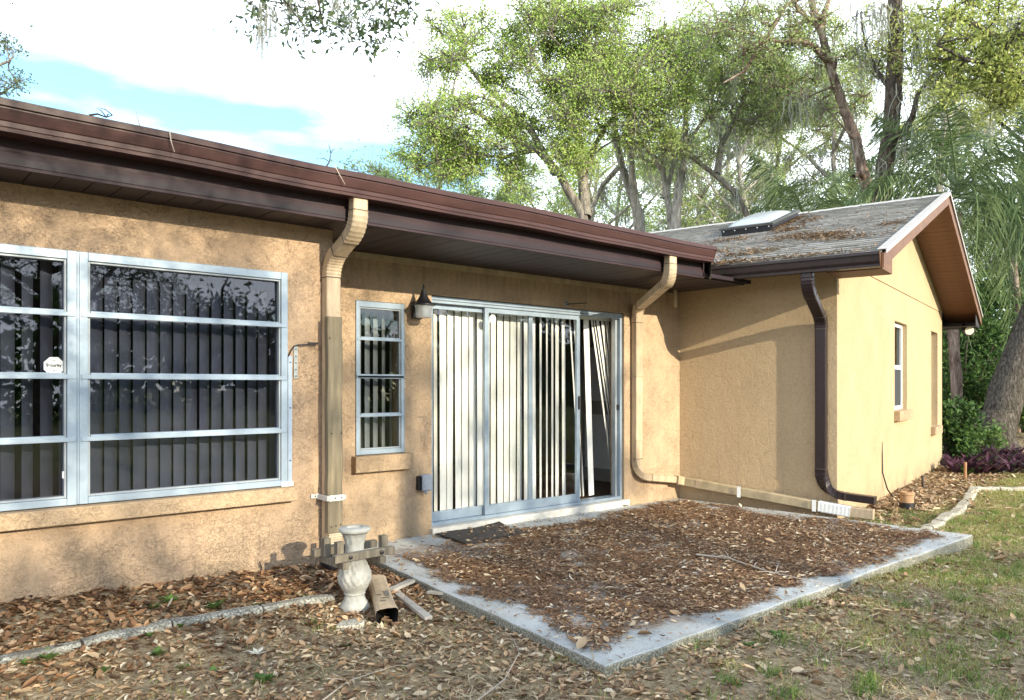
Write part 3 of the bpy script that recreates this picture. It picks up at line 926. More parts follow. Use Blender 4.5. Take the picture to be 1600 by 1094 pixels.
# return board closing the end of the left eave, under the rake
m = MB().prism([wing(-RE + 0.125, RQ + 0.01, Z0 + 1.14), wing(-0.02, RQ + 0.01, Z0 + 1.14), wing(-0.02, RQ + 0.01, Z0 + 1.33), wing(-RE + 0.125, RQ + 0.01, Z0 + 1.24)], WQ * 0.018)
m.build("fascia", RAKE, house)
m = MB().wbox(-RE + 0.125, -0.004, RQ + 0.03, -0.02, Z0 + 1.14, Z0 + 1.152); m.build("soffit", RAKESOF, house)
m = MB().wbox(7.6 + RE - 0.03, 7.6 + RE + 0.02, RQ + 0.01, 7.0, Z0 + 1.08, Z0 + 1.262).wbox(7.63, 7.6 + RE - 0.035, RQ + 0.01, 6.0, Z0 + 1.085, Z0 + 1.10).wbox(7.63, 7.6 + RE - 0.035, RQ + 0.006, RQ + 0.02, Z0 + 1.105, Z0 + 1.30)
m.build("fascia", DARKGUT, house)
# valley flashing at the end of the main eave
m = MB()
m.add([slope_pt(-0.45, 1.18, 0.022), slope_pt(0.25, 1.30, 0.022), slope_pt(1.0, 2.05, 0.022), slope_pt(0.6, 2.3, 0.022), slope_pt(-0.45, 1.5, 0.022)], [(0, 1, 2, 3, 4)])
m.build("valley_flashing", plain("grey_flashing", (0.34, 0.34, 0.36), 0.45, 0.3, 9, metal=0.4), house)

# skylight
sk = MB()
p0, p1, q0, q1 = 2.02, 3.22, 1.33, 2.06
def rb(m, pa, pb, qa, qb, d0, d1):
    vs = [slope_pt(pa, qa, d0), slope_pt(pb, qa, d0), slope_pt(pb, qb, d0), slope_pt(pa, qb, d0), slope_pt(pa, qa, d1), slope_pt(pb, qa, d1), slope_pt(pb, qb, d1), slope_pt(pa, qb, d1)]
    return m.add(vs, [(0, 3, 2, 1), (4, 5, 6, 7), (0, 1, 5, 4), (1, 2, 6, 5), (2, 3, 7, 6), (3, 0, 4, 7)])
rb(sk, p0, p1, q0, q1, 0.0, 0.10)
skl = sk.build("skylight", BLACKM, house)
f_ = MB()
rb(f_, p0 - 0.02, p1 + 0.02, q0 - 0.02, q0 + 0.045, 0.102, 0.135); rb(f_, p0 - 0.02, p1 + 0.02, q1 - 0.045, q1 + 0.02, 0.102, 0.135)
rb(f_, p0 - 0.02, p0 + 0.045, q0 + 0.046, q1 - 0.046, 0.102, 0.135); rb(f_, p1 - 0.045, p1 + 0.02, q0 + 0.046, q1 - 0.046, 0.102, 0.135)
f_.build("frame", plain("skylight_bronze", (0.10, 0.10, 0.095), 0.4, 0.2, 12, metal=0.5), skl, bevel=0.004)
dm = MB(); vs = []; fs = []; kk = 12
for i in range(kk + 1):
    for j in range(kk + 1):
        s, t = i / kk, j / kk
        bul = 0.080 * (1 - abs(2 * s - 1) ** 3.0) ** 0.6 * (1 - abs(2 * t - 1) ** 3.0) ** 0.6
        vs.append(slope_pt(p0 + 0.047 + s * (p1 - p0 - 0.094), q0 + 0.047 + t * (q1 - q0 - 0.094), 0.125 + bul))
for i in range(kk):
    for j in range(kk):
        k = i * (kk + 1) + j; fs.append((k, k + 1, k + kk + 2, k + kk + 1))
dm.add(vs, fs); dm.build("dome", SKYDOME, skl, smooth=True)
bolt = MB().lathe((0, 0, 0), [(0.008, -0.008), (0.010, 0.0), (0.006, 0.006)], 8).mesh("bolt", GALV)
for t in (0.06, 0.28, 0.5, 0.72, 0.94):
    share("bolt", bolt, skl, slope_pt(p0 - 0.022, q0 + t * (q1 - q0), 0.085), (0, R(-70), TH))

# ---- windows -------------------------------------------------------
def frame_rect(m, x0, x1, z0, z1, y0, y1, sl_, sr, sb, stp):
    m.box((x0, y0, z0), (x0 + sl_, y1, z1)); m.box((x1 - sr, y0, z0), (x1, y1, z1))
    m.box((x0 + sl_, y0 + 0.001, z0), (x1 - sr, y1, z0 + sb)); m.box((x0 + sl_, y0 + 0.001, z1 - stp), (x1 - sr, y1, z1))
def awning_window(x0, x1, z0, z1, y, rails, glass, fw=0.045, rh=0.034, lab=None, proud=0.024):
    win = MB()
    frame_rect(win, x0, x1, z0, z1, y - proud, y + 0.055, fw, fw, 0.040, 0.050)
    W = win.build("window", ALU, house, bevel=0.003)
    if lab: W['label'] = lab
    # inner sash lip
    f2 = MB(); frame_rect(f2, x0 + fw + 0.001, x1 - fw - 0.001, z0 + 0.041, z1 - 0.051, y - proud + 0.012, y + 0.045, 0.012, 0.012, 0.012, 0.012)
    f2.build("sash", ALU_D, W, bevel=0.002)
    zs = [z0 + 0.045] + rails + [z1 - 0.055]
    for i, zr in enumerate(rails):
        MB().box((x0 + 0.010, y - proud - 0.006, zr - rh / 2), (x1 - 0.010, y - proud - 0.0005, zr + rh / 2 - 0.010)).box((x0 + fw + 0.014, y - proud + 0.004, zr - rh / 2 + 0.004), (x1 - fw - 0.014, y + 0.04, zr + rh / 2)).build("rail", ALU, W, bevel=0.002)
    for i in range(len(zs) - 1):
        a = zs[i] + (rh / 2 + 0.001 if i else 0.009); b2 = zs[i + 1] - (rh / 2 + 0.001 if i < len(zs) - 2 else 0.009)
        tilt = random.uniform(-0.004, 0.006)
        m = MB().add([(x0 + fw + 0.013, y + 0.022 + tilt, a), (x1 - fw - 0.013, y + 0.022 + tilt, a), (x1 - fw - 0.013, y + 0.022, b2), (x0 + fw + 0.013, y + 0.022, b2)], [(0, 1, 2, 3)])
        v = m.v; m.add([(p[0], p[1] + 0.004, p[2]) for p in v], [(3, 2, 1, 0)])
        m.add([v[0], v[1], v[2], v[3], *[(p[0], p[1] + 0.004, p[2]) for p in v]], [(0, 1, 5, 4), (1, 2, 6, 5), (2, 3, 7, 6), (3, 0, 4, 7)])
        m.build("pane", glass, W)
    return W
RL = [1.150, 1.507, 1.863]
WL = awning_window(-0.232, 1.036, 0.772, 2.219, DA, RL, GLASS_T, 0.050, 0.036, "left awning window with a security sticker")
WR = awning_window(1.047, 2.311, 0.772, 2.219, DA, RL, GLASS_T, 0.046, 0.036, "right awning window beside the bracket")
# cover strip over the mullion and window handles
m = MB().box((1.0372, DA - 0.022, 0.775), (1.0462, DA - 0.002, 2.216)); m.build("mullion", ALU, house)
for W, hx in ((WL, 0.972), (WR, 1.098)):
    MB().box((hx - 0.006, DA - 0.008, 0.925), (hx + 0.006, DA + 0.010, 0.965)).build("latch", WHITEP, W, bevel=0.002)
WS = awning_window(3.227, 3.702, 0.876, 2.157, DB, [1.206, 1.531, 1.845], GLASS_S, 0.034, 0.030, "small awning window beside the patio door", 0.006)
MB().box((3.2275, DB - 0.012, 1.512), (3.70, DB - 0.0075, 1.548)).build("rail", ALU, WS, bevel=0.002)
m = MB().box((XL + 3.9, DA - 0.085, 0.672), (2.350, DA + 0.15, 0.766)); m.build("sill", SILL, house, bevel=0.006)
m = MB().box((3.185, DB - 0.075, 0.735), (3.752, DB + 0.15, 0.8695)); m.build("sill", SILL, house, bevel=0.006)
# windows in the gable wall
def gable_window(pa, pb, za, zb, meet, deep):
    m = MB(); fw = 0.055; qa, qb = deep, deep + 0.075
    m.wbox(pa, pa + fw, qa, qb, za, zb).wbox(pb - fw, pb, qa, qb, za, zb).wbox(pa + fw, pb - fw, qa + 0.001, qb, za, za + fw).wbox(pa + fw, pb - fw, qa + 0.001, qb, zb - fw, zb)
    W = m.build("window", WHITEM, house, bevel=0.004)
    MB().wbox(pa + fw, pb - fw, qa + 0.012, qb, meet - 0.03, meet + 0.03).build("rail", WHITEM, W, bevel=0.003)
    for (a, b2, g) in ((za + fw + 0.001, meet - 0.031, GLASS_D), (meet + 0.031, zb - fw - 0.001, GLASS_D)):
        MB().wbox(pa + fw + 0.001, pb - fw - 0.001, qa + 0.03, qa + 0.034, a, b2).build("pane", g, W)
    if True:
        MB().wbox(pa + fw + 0.002, pb - fw - 0.002, qa + 0.016, qa + 0.018, za + fw + 0.002, meet - 0.032).build("screen", SCREEN, W)
    # narrow blind slats seen through the upper sash
    return W
gable_window(3.135, 4.055, 1.105, 2.355, 1.72, 0.060)
gable_window(6.355, 7.075, 0.745, 2.395, 1.58, 0.118)
m = MB().wbox(3.09, 4.12, -0.075, 0.10, 0.955, 1.098); m.build("sill", SILL, house, bevel=0.006)
m = MB().wbox(6.30, 7.14, -0.075, 0.10, 0.60, 0.738); m.build("sill", SILL, house, bevel=0.006)

# ---- sliding patio door --------------------------------------------
dz0, dz1 = 0.186, 2.256
m = MB()
fy0, fy1 = DB + 0.03, DB + 0.15
m.box((3.993, fy0, dz0), (4.022, fy1, dz1)).box((6.586, fy0, dz0), (6.615, fy1, dz1))
m.box((4.022, fy0 + 0.001, dz1 - 0.030), (6.586, fy1, dz1)).box((4.022, fy0 + 0.002, dz0), (6.586, fy1 + 0.03, dz0 + 0.030))
m.box((4.022, fy0 + 0.004, dz1 - 0.058), (6.586, fy0 + 0.018, dz1 - 0.034))
door = m.build("sliding_door", ALU, house, bevel=0.002)
m = MB().box((3.97, DB - 0.05, 0.06), (6.66, DB + 0.15, 0.183)); m.build("threshold", plain("pale_threshold", (0.58, 0.55, 0.50), 0.85, 0.18, 9, 0.3, 60), house, bevel=0.008)
def door_panel(x0, x1, y, label=None):
    m = MB(); st = 0.048; a, b2 = dz0 + 0.032, dz1 - 0.060
    m.box((x0, y, a), (x0 + st, y + 0.03, b2)).box((x1 - st, y, a), (x1, y + 0.03, b2))
    m.box((x0 + st, y + 0.001, a), (x1 - st, y + 0.03, a + 0.085)).box((x0 + st, y + 0.001, b2 - 0.045), (x1 - st, y + 0.03, b2))
    o = m.build("door_panel", ALU, door, bevel=0.002)
    g = MB().box((x0 + st + 0.001, y + 0.012, a + 0.086), (x1 - st - 0.001, y + 0.017, b2 - 0.046)).build("pane", GLASS, door)
    if label: o['label'] = label
    return o
door_panel(4.024, 5.310, DB + 0.095, "fixed left glass panel of the sliding door")
door_panel(4.650, 5.958, DB + 0.052, "sliding glass panel standing half open")
MB().box((5.926, DB + 0.036, 1.20), (5.944, DB + 0.051, 1.34)).build("handle", BLACKM, door, bevel=0.003)
MB().box((6.568, DB + 0.05, 1.18), (6.585, DB + 0.07, 1.24)).build("latch_plate", BLACKM, door)
# inner door leaf of the jamb track
MB().box((6.545, DB + 0.07, dz0 + 0.03), (6.580, DB + 0.12, dz1 - 0.035)).build("jamb", ALU_D, door)

# ---- rooms behind the glass ----------------------------------------
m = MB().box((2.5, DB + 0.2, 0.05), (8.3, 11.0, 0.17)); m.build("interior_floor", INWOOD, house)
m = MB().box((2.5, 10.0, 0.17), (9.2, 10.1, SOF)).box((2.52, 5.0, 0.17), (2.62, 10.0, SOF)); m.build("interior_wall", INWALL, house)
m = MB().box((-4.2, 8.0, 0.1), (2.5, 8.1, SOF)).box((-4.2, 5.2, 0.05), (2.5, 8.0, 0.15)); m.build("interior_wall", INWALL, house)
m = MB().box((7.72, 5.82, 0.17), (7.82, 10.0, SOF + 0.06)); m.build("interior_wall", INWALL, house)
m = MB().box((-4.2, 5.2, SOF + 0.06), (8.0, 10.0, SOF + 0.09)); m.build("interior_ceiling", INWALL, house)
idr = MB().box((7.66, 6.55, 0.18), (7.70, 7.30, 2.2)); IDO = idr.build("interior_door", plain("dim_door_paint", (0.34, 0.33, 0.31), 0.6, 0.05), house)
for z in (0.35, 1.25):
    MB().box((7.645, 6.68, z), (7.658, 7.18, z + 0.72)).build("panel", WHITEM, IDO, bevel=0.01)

m = MB().wbox(0.25, 7.38, 0.9, 1.0, 0.0, 2.7); m.build("interior_wall", INWALL, house)
# ---- downspouts ----------------------------------------------------
def bend(a, b, c, n=7):
    """smooth corner from a through b to c"""
    a, b, c = Vector(a), Vector(b), Vector(c)
    return [(1 - t) ** 2 * a + 2 * t * (1 - t) * b + t * t * c for t in [i / n for i in range(n + 1)]]
def cut_bend(a, b, c, r):
    a, b, c = Vector(a), Vector(b), Vector(c)
    return b + (a - b).normalized() * r, b, b + (c - b).normalized() * r
SEAM = plain('dark_crimp_seam', (0.10, 0.075, 0.055), 0.8, 0.2)
def pipe_parts(parent_name, mat, side, w_, d_, way, r, parent, corr=0.05, sides=None):
    """pipe through the way points: straight runs plus corrugated elbows, each a part"""
    way = [Vector(p) for p in way]
    P0 = way[0]; first = None
    for i in range(1, len(way)):
        last = i == len(way) - 1
        sd = sides[i - 1] if sides else side
        if last:
            end = way[i]
        else:
            ba, bb, bc = cut_bend(way[i - 1], way[i], way[i + 1], r[i - 1] if isinstance(r, list) else r)
            end = ba
        o = MB().sweep([P0, P0.lerp(end, 0.5), end], sd, w_, d_).build("downspout" if first is None else "pipe", mat, parent if first is None else first, smooth=False, bevel=0.0)
        if first is None: first = o
        if not last:
            sd2 = sides[i] if sides else side
            pts = bend(ba, bb, bc, 14)
            ss = [Vector(sd).lerp(Vector(sd2), k / 14) for k in range(15)]
            MB().sweep(pts, ss, w_ * 1.07, d_ * 1.07, wave=corr).build("elbow", mat, first)
            for (pp, dd, sx) in ((ba, (way[i] - way[i - 1]).normalized(), sd), (bc, (way[i + 1] - way[i]).normalized(), sd2)):
                MB().sweep([pp - dd * 0.003, pp + dd * 0.003], sx, w_ * 1.10, d_ * 1.10).build("seam", SEAM, first)
            P0 = bc
    return first
X = Vector((1, 0, 0))
ds1 = pipe_parts("downspout", TANDS, X, 0.108, 0.078, [(2.627, 4.535, Z0 + 1.252), (2.627, 4.535, 2.50), (2.622, 4.895, 2.33), (2.618, 4.895, 0.36)], [0.12, 0.12], house)
MB().box((2.556, 4.80, 0.17), (2.676, 4.94, 0.36)).build('drain_adapter', BLACKM, ds1, bevel=0.02)
MB().sweep([Vector((2.61, 4.835, 0.355 + 0.008 * k_)) for k_ in range(10)], X, 0.105, 0.06, wave=0.08).build('flexible_pipe', TANDS, ds1)
ds1['label'] = "tan downspout behind the old wooden post"
ds2 = pipe_parts("downspout", TANDS, X, 0.110, 0.080,
                 [(6.03, 4.535, Z0 + 1.252), (6.03, 4.535, 2.47), (6.775, 5.555, 2.32), (6.775, 5.555, 0.43), (7.50, 5.545, 0.335)], [0.15, 0.16, 0.2], house,
                 sides=[X, X, X, Vector((0, 1, 0)), Vector((0, 1, 0))])
ds2['label'] = "tan downspout right of the patio door"
# run along the foot of the wing wall
a = Vector((7.42, 5.50, 0.345)); b_ = wing(-0.085, 1.70, 0.315); c_ = wing(-0.085, 0.16, 0.165); e_ = wing(-0.09, -0.16, 0.135); f_ = wing(-0.095, -0.38, 0.128)
up = Vector((0, 0, 1))
run = MB().sweep([a, b_ + (a - b_) * 0.3, b_, b_.lerp(c_, 0.5), c_], up, 0.100, 0.075).build("downspout", TANDIRTY, house)
run['label'] = "dirty tan pipe along the foot of the wing wall"
corr = [c_.lerp(e_, i / 16) for i in range(17)]
MB().sweep(corr, up, 0.116, 0.092, wave=0.03).build("flexible_coupling", WHITEP, run)
MB().sweep([e_.lerp(f_, i / 8) for i in range(9)], up, 0.108, 0.085, wave=0.02).build("pipe_end", TANDS, run)
def strap_w2(q, z):
    MB().wbox(-0.142, -0.138, q - 0.02, q + 0.02, z - 0.06, z + 0.062).build("strap", WHITEP, run)
strap_w2(1.02, 0.249); strap_w2(0.20, 0.170)
for t in (0.12, 0.97):
    c = b_.lerp(c_, t)
    MB().sweep([c - (c_ - b_).normalized() * 0.025, c + (c_ - b_).normalized() * 0.025], up, 0.106, 0.081).build("joint_band", TANDS if t < 0.5 else TANDIRTY, run)
# bands on the vertical run
for z in (1.55, 0.83):
    MB().box((6.717, 5.512, z), (6.833, 5.598, z + 0.012)).build("joint_band", TANDIRTY, ds2)
ds3 = pipe_parts("downspout", DARKDS, WQ, 0.115, 0.078,
                 [wing(-0.56, 0.15, Z0 + 1.152), wing(-0.56, 0.15, 2.44), wing(-0.042, 0.15, 2.16), wing(-0.042, 0.15, 0.30), wing(-0.07, -0.39, 0.272)], [0.12, 0.10, 0.26], house,
                 sides=[WQ, WQ, WQ, WP, WP])
ds3['label'] = "dark brown downspout on the wing wall"

# ------------------------------------------------------------------ blinds
def slat_mesh(h, w=0.089, mat=SLAT):
    m = MB(); n = 4; vs = []; fs = []
    for i in range(n + 1):
        s = i / n - 0.5; bow = 0.006 * (1 - 4 * s * s)
        for z in (0, -h):
            vs.append((s * w, -bow, z))
    for i in range(n): fs.append((2 * i, 2 * i + 2, 2 * i + 3, 2 * i + 1))
    o = len(vs); vs += [(x, y + 0.0012, z) for x, y, z in vs]
    fs += [tuple(o + k for k in reversed(f)) for f in list(fs)]
    m.add(vs, fs)
    return m.mesh("slat", mat)
YB = DB + 0.235
bl = thing("vertical_blind", "white vertical blind behind the sliding patio door, right slats swung askew", "blind", (5.3, YB, 2.20))
MB().box((4.02, YB - 0.02, 2.185), (6.75, YB + 0.02, 2.225)).build("headrail", WHITEM, bl)
me = slat_mesh(1.955); me_y = slat_mesh(1.955, mat=SLAT_D)
x = 4.11; i = 0
while x < 5.47:
    a = R(11 + random.uniform(-6, 6)) if x > 4.22 else R(33)
    share("slat", me_y if i < 2 else me, bl, (x, YB, 2.183), (random.uniform(-0.004, 0.004), random.uniform(-0.003, 0.003), a))
    x += 0.0885; i += 1
for (x, ang, lean) in ((5.55, 33, 0.0), (5.64, 36, 0.0), (5.73, 33, 0.0), (5.806, 22, 0.0), (5.893, 20, -0.004), (6.00, 35, -0.085), (6.07, 36, -0.075), (6.13, 56, -0.03), (6.245, 2, -0.045), (6.335, 30, -0.196), (6.42, 32, -0.222), (6.50, 31, -0.188), (6.575, 28, -0.172), (6.60, 50, -0.14), (6.46, 34, -0.205), (6.54, 33, -0.18), (6.38, 35, -0.225), (6.62, 30, -0.15)):
    o = share("slat", me if ang < 45 else me_y, bl, (x, YB + random.uniform(-0.01, 0.01), 2.183))
    o.rotation_mode = 'ZYX'; o.rotation_euler = (0, lean, R(ang))
def win_blind(label, x0, x1, y, z0, z1, ang, step=0.079, mat=SLAT_D):
    b = thing("vertical_blind", label, "blind", ((x0 + x1) / 2, y, z1))
    MB().box((x0, y - 0.02, z1), (x1, y + 0.02, z1 + 0.035)).build("headrail", WHITEM, b)
    me = slat_mesh(z1 - z0, mat=mat); x = x0 + 0.04
    while x < x1:
        share("slat", me, b, (x, y, z1 - 0.002), (0, random.uniform(-0.002, 0.002), R(ang + random.uniform(-6, 6)))); x += step
    return b
win_blind("grey vertical blind behind the left window with the sticker", -0.26, 1.02, DA + 0.17, 0.80, 2.19, 38, 0.095)
win_blind("grey vertical blind behind the dark window left of the post", 1.06, 2.32, DA + 0.17, 0.80, 2.19, 28, 0.080)
win_blind("pale vertical blind behind the small narrow window", 3.18, 3.74, DB + 0.22, 0.90, 2.14, 36, 0.082, SLAT)

# ------------------------------------------------------------------ small fittings
st = thing("security_sticker", "white octagonal sticker with black lettering on the left window pane", "sticker", (0.928, DA - 0.001, 1.562))
def octagon(c, r, y, yt, mat, name, parent, sx=1.0):
    pts_ = [(c[0] + sx * r * math.cos(R(22.5 + 45 * i)), y, c[2] + r * math.sin(R(22.5 + 45 * i))) for i in range(8)]
    return MB().prism(pts_, (0, yt, 0)).build(name, mat, parent)
octagon((0.928, 0, 1.562), 0.054, DA + 0.0165, 0.0015, WHITEP, "backing", st)
ring = MB()
for i in range(8):
    a0, a1 = R(22.5 + 45 * i), R(67.5 + 45 * i)
    for (r0, r1) in ((0.0455, 0.0475),):
        ring.add([(0.928 + r * math.cos(a), DA + 0.0155, 1.562 + r * math.sin(a)) for r, a in ((r0, a0), (r1, a0), (r1, a1), (r0, a1))], [(0, 1, 2, 3)])
ring.build("border", GREYINK, st)
fc = bpy.data.curves.new("lettering", 'FONT'); fc.body = "Security"; fc.size = 0.0235; fc.align_x = 'CENTER'; fc.align_y = 'CENTER'; fc.extrude = 0.0003; fc.offset = 0.0009
fo = bpy.data.objects.new("lettering", fc); COL.objects.link(fo)
fc.materials.append(INK)
bpy.context.view_layer.update()
fm = bpy.data.meshes.new_from_object(fo.evaluated_get(bpy.context.evaluated_depsgraph_get()))
bpy.data.objects.remove(fo); fm.name = "lettering"
if not fm.materials: fm.materials.append(INK)
share("lettering", fm, st, (0.928, DA + 0.0155, 1.566), (R(90), 0, 0))
m = MB()
for (xa, xb, za, zb) in ((-0.012, 0.012, 0.030, 0.033), (-0.004, 0.004, 0.022, 0.026), (-0.016, 0.020, -0.010, -0.008), (-0.034, -0.010, -0.017, -0.014), (0.014, 0.032, -0.019, -0.016), (-0.004, 0.006, -0.032, -0.020)):
    m.box((0.928 + xa, DA + 0.0150, 1.562 + za), (0.928 + xb, DA + 0.0160, 1.562 + zb))
m.build("small_print", GREYINK, st)
st2 = thing("door_sticker", "round white sticker at the top of the sliding glass panel", "sticker", (4.752, DB + 0.05, 2.085))
octagon((4.752, 0, 2.092), 0.046, DB + 0.0605, 0.0015, WHITEP, "backing", st2, 0.95)
ring = MB()
for i in range(16):
    a0, a1 = 2 * math.pi * i / 16, 2 * math.pi * (i + 1) / 16
    ring.add([(4.752 + r * math.cos(a), DB + 0.0598, 2.092 + r * math.sin(a)) for r, a in ((0.011, a0), (0.013, a0), (0.013, a1), (0.011, a1))], [(0, 1, 2, 3)])
ring.build("print_ring", plain("pale_print", (0.58, 0.60, 0.62), 0.6, 0.0), st2)

# lantern
lp = thing("wall_lantern", "black wall lantern with witch-hat hood and seeded glass beside the patio door", "lantern", (3.80, DB, 2.10))
MB().box((3.768, DB - 0.035, 2.035), (3.878, DB - 0.0005, 2.185)).build("back_plate", BLACKM, lp, bevel=0.012)
MB().tube([(3.815, DB - 0.03, 2.15), (3.805, DB - 0.09, 2.158), (3.80, DB - 0.15, 2.152)], 0.014, 8).build("arm", BLACKM, lp, smooth=True)
LC = (3.800, DB - 0.150, 0.0)
MB().lathe(LC, [(0.104, 2.142), (0.104, 2.149), (0.080, 2.158), (0.058, 2.182), (0.040, 2.212), (0.026, 2.245), (0.013, 2.28), (0.004, 2.325), (0.001, 2.328)], 24).build("hood", BLACKM, lp, smooth=True)
MB().lathe(LC, [(0.030, 2.032), (0.062, 2.036), (0.070, 2.050), (0.068, 2.080), (0.074, 2.120), (0.080, 2.141)], 20).build("glass_shade", LAMPGLASS, lp, smooth=True)
MB().lathe(LC, [(0.012, 2.065), (0.022, 2.085), (0.024, 2.105), (0.014, 2.13), (0.012, 2.14)], 12).build("bulb", WHITEP, lp, smooth=True)

# outlet with flip cover
ou = thing("outlet_box", "grey weatherproof outlet box on the wall left of the patio door", "outlet", (3.87, DB, 0.59))
MB().box((3.822, DB - 0.045, 0.535), (3.915, DB - 0.001, 0.660)).build("box", BLACKM, ou, bevel=0.006)
MB().obox((3.842, DB - 0.058, 0.525), (0.098, -0.012, 0.0), (0.0, -0.012, 0.012), (0.0, 0.0, 0.128)).build("cover", GREYP, ou, bevel=0.010)
MB().box((3.838, DB - 0.07, 0.655), (3.94, DB - 0.03, 0.672)).build("hinge", GREYP, ou, bevel=0.006)
MB().lathe((3.89, DB - 0.06, 0.50), [(0.010, 0.0), (0.014, 0.012), (0.014, 0.03)], 10).build("plug", GREYP, ou)

# hook over the door
hk = thing("wall_hook", "small black bracket with a thin rod above the patio door", "bracket", (5.69, DB, 2.30))
MB().box((5.675, DB - 0.012, 2.268), (5.705, DB - 0.001, 2.335)).build("plate", GALV, hk, bevel=0.003)
MB().tube([(5.69, DB - 0.012, 2.295), (5.70, DB - 0.035, 2.298), (5.905, DB - 0.10, 2.318)], 0.005, 6).build("rod", BLACKM, hk)
MB().lathe((5.69, DB - 0.02, 2.315), [(0.006, -0.004), (0.010, 0.0), (0.006, 0.005)], 8).build("bolt", BLACKM, hk)

# perforated strap and cable stub at the right of the big window
pb = thing("mounting_strap", "perforated steel strap on the wall right of the big window", "bracket", (2.375, DA, 1.61))
MB().box((2.362, DA - 0.010, 1.500), (2.389, DA - 0.004, 1.724)).build("strap", GALV, pb, bevel=0.001)
for i in range(5):
    MB().lathe((0, 0, 0), [(0.0055, -0.001), (0.0055, 0.001)], 8).build("hole", DARK, pb, origin=Vector((0, 0, 0)))
holes = [o for o in pb.children if o.name.startswith("hole")]
for i, o in enumerate(holes):
    o.location = Vector((2.3755, DA - 0.0105, 1.516 + i * 0.046)) - ORI[pb]; o.rotation_euler = (R(90), 0, 0)
cb = thing("cable_stub", "frayed black cable stub bent over the perforated strap", "cable", (2.40, DA, 1.73))
MB().tube([(2.318, DA - 0.014, 1.650), (2.335, DA - 0.016, 1.685), (2.358, DA - 0.02, 1.722), (2.385, DA - 0.024, 1.731), (2.43, DA - 0.03, 1.733), (2.475, DA - 0.035, 1.742)], 0.0045, 6).build("cable", BLACKM, cb)
MB().box((2.455, DA - 0.045, 1.738), (2.527, DA - 0.03, 1.752)).build("connector", BLACKM, cb, bevel=0.002)
m = MB()
for i in range(6): m.tube([(2.463 + i * 0.011, DA - 0.038, 1.74), (2.465 + i * 0.0115, DA - 0.042, 1.722 + 0.004 * (i % 2))], 0.0022, 4)
m.tube([(2.42, DA - 0.03, 1.734), (2.435, DA - 0.034, 1.755), (2.458, DA - 0.036, 1.746)], 0.002, 4)
m.build("wires", BLACKM, cb)
# aluminium side strip of the window with screws and corner bracket
ss = thing("screen_track", "blue-grey aluminium track beside the big window with a white corner bracket", "track", (2.33, DA, 0.8))
MB().box((2.3165, DA - 0.016, 0.792), (2.3455, DA - 0.002, 1.655)).build("strip", plain("blue_aluminium", (0.36, 0.43, 0.55), 0.4, 0.1, 20, metal=0.3), ss, bevel=0.001)
MB().box((2.262, DA - 0.034, 0.768), (2.346, DA - 0.0255, 0.800)).build("corner_bracket", WHITEM, ss, bevel=0.002)
sc_me = MB().lathe((0, 0, 0), [(0.005, -0.001), (0.005, 0.0015)], 8).mesh("screw", DARK)
for z in (0.94, 1.30, 1.61):
    share("screw", sc_me, ss, (2.331, DA - 0.0175, z), (R(90), 0, 0))

# wooden post strapped over the tan downspout
po = thing("wooden_post", "weathered greenish wooden post strapped over the left tan downspout", "post", (2.61, 4.82, 0.25))
m = MB()
vs = []; fs = []
pr = random.Random(5)
K = 14
for i in range(K + 1):
    z = 0.43 + (1.93 - 0.43) * i / K
    dx, dy = pr.uniform(-0.003, 0.003), pr.uniform(-0.002, 0.002)
    w0, w1 = 2.552 + dx, 2.664 + dx
    for (x, y) in ((w0, 4.862), (w0, 4.816 + dy), (w0 + 0.012, 4.806 + dy), (w1 - 0.012, 4.806 + dy), (w1, 4.816 + dy), (w1, 4.862)): vs.append((x, y, z))
for i in range(K):
    for j in range(6): fs.append((i * 6 + j, i * 6 + (j + 1) % 6, (i + 1) * 6 + (j + 1) % 6, (i + 1) * 6 + j))
fs += [tuple(range(5, -1, -1)), tuple(K * 6 + j for j in range(6))]
m.add(vs, fs).build("timber", POSTWOOD, po)
m = MB()
m.box((2.535, 4.797, 0.655), (2.552, 4.944, 0.690)).box((2.664, 4.797, 0.655), (2.682, 4.944, 0.690))
m.box((2.552, 4.797, 0.650), (2.664, 4.803, 0.694))
m.build("strap", STRAPW, po, bevel=0.004)
MB().box((2.488, 4.938, 0.662), (2.553, 4.947, 0.694)).build("strap_lug", STRAPW, po, bevel=0.004)
for (x, z) in ((2.52, 0.678), (2.60, 0.672), (2.645, 0.672)):
    share("screw", sc_me, po, (x, 4.795 if x > 2.55 else 4.936, z), (R(90), 0, 0))
for (x, z) in ((2.575, 1.12), (2.648, 1.12), (2.572, 0.475), (2.608, 0.478), (2.643, 0.482), (2.560, 1.78), (2.652, 1.98)):
    share("screw", sc_me, po, (x, 4.803, z), (R(90), 0, 0))

# flood light under the far eave
fl = thing("flood_light", "small black flood light under the far eave of the gabled wing", "flood light", (15.75, 5.1, 2.5))
c = Vector((15.83, 5.12, 2.49)); dirn = Vector((-0.75, -0.6, -0.25)).normalized()
MB().tube([c + Vector((0.1, 0.1, 0.12)), c + Vector((0.03, 0.03, 0.05)), c - dirn * 0.05], 0.03, 8).build("bracket", BLACKM, fl)
MB().tube([c - dirn * 0.10, c - dirn * 0.05, c + dirn * 0.08], [0.05, 0.085, 0.10], 14).build("housing", BLACKM, fl)
MB().tube([c + dirn * 0.082, c + dirn * 0.09], [0.08, 0.07], 14).build("lens", plain("frosted_lens", (0.70, 0.68, 0.60), 0.25, 0.05), fl)
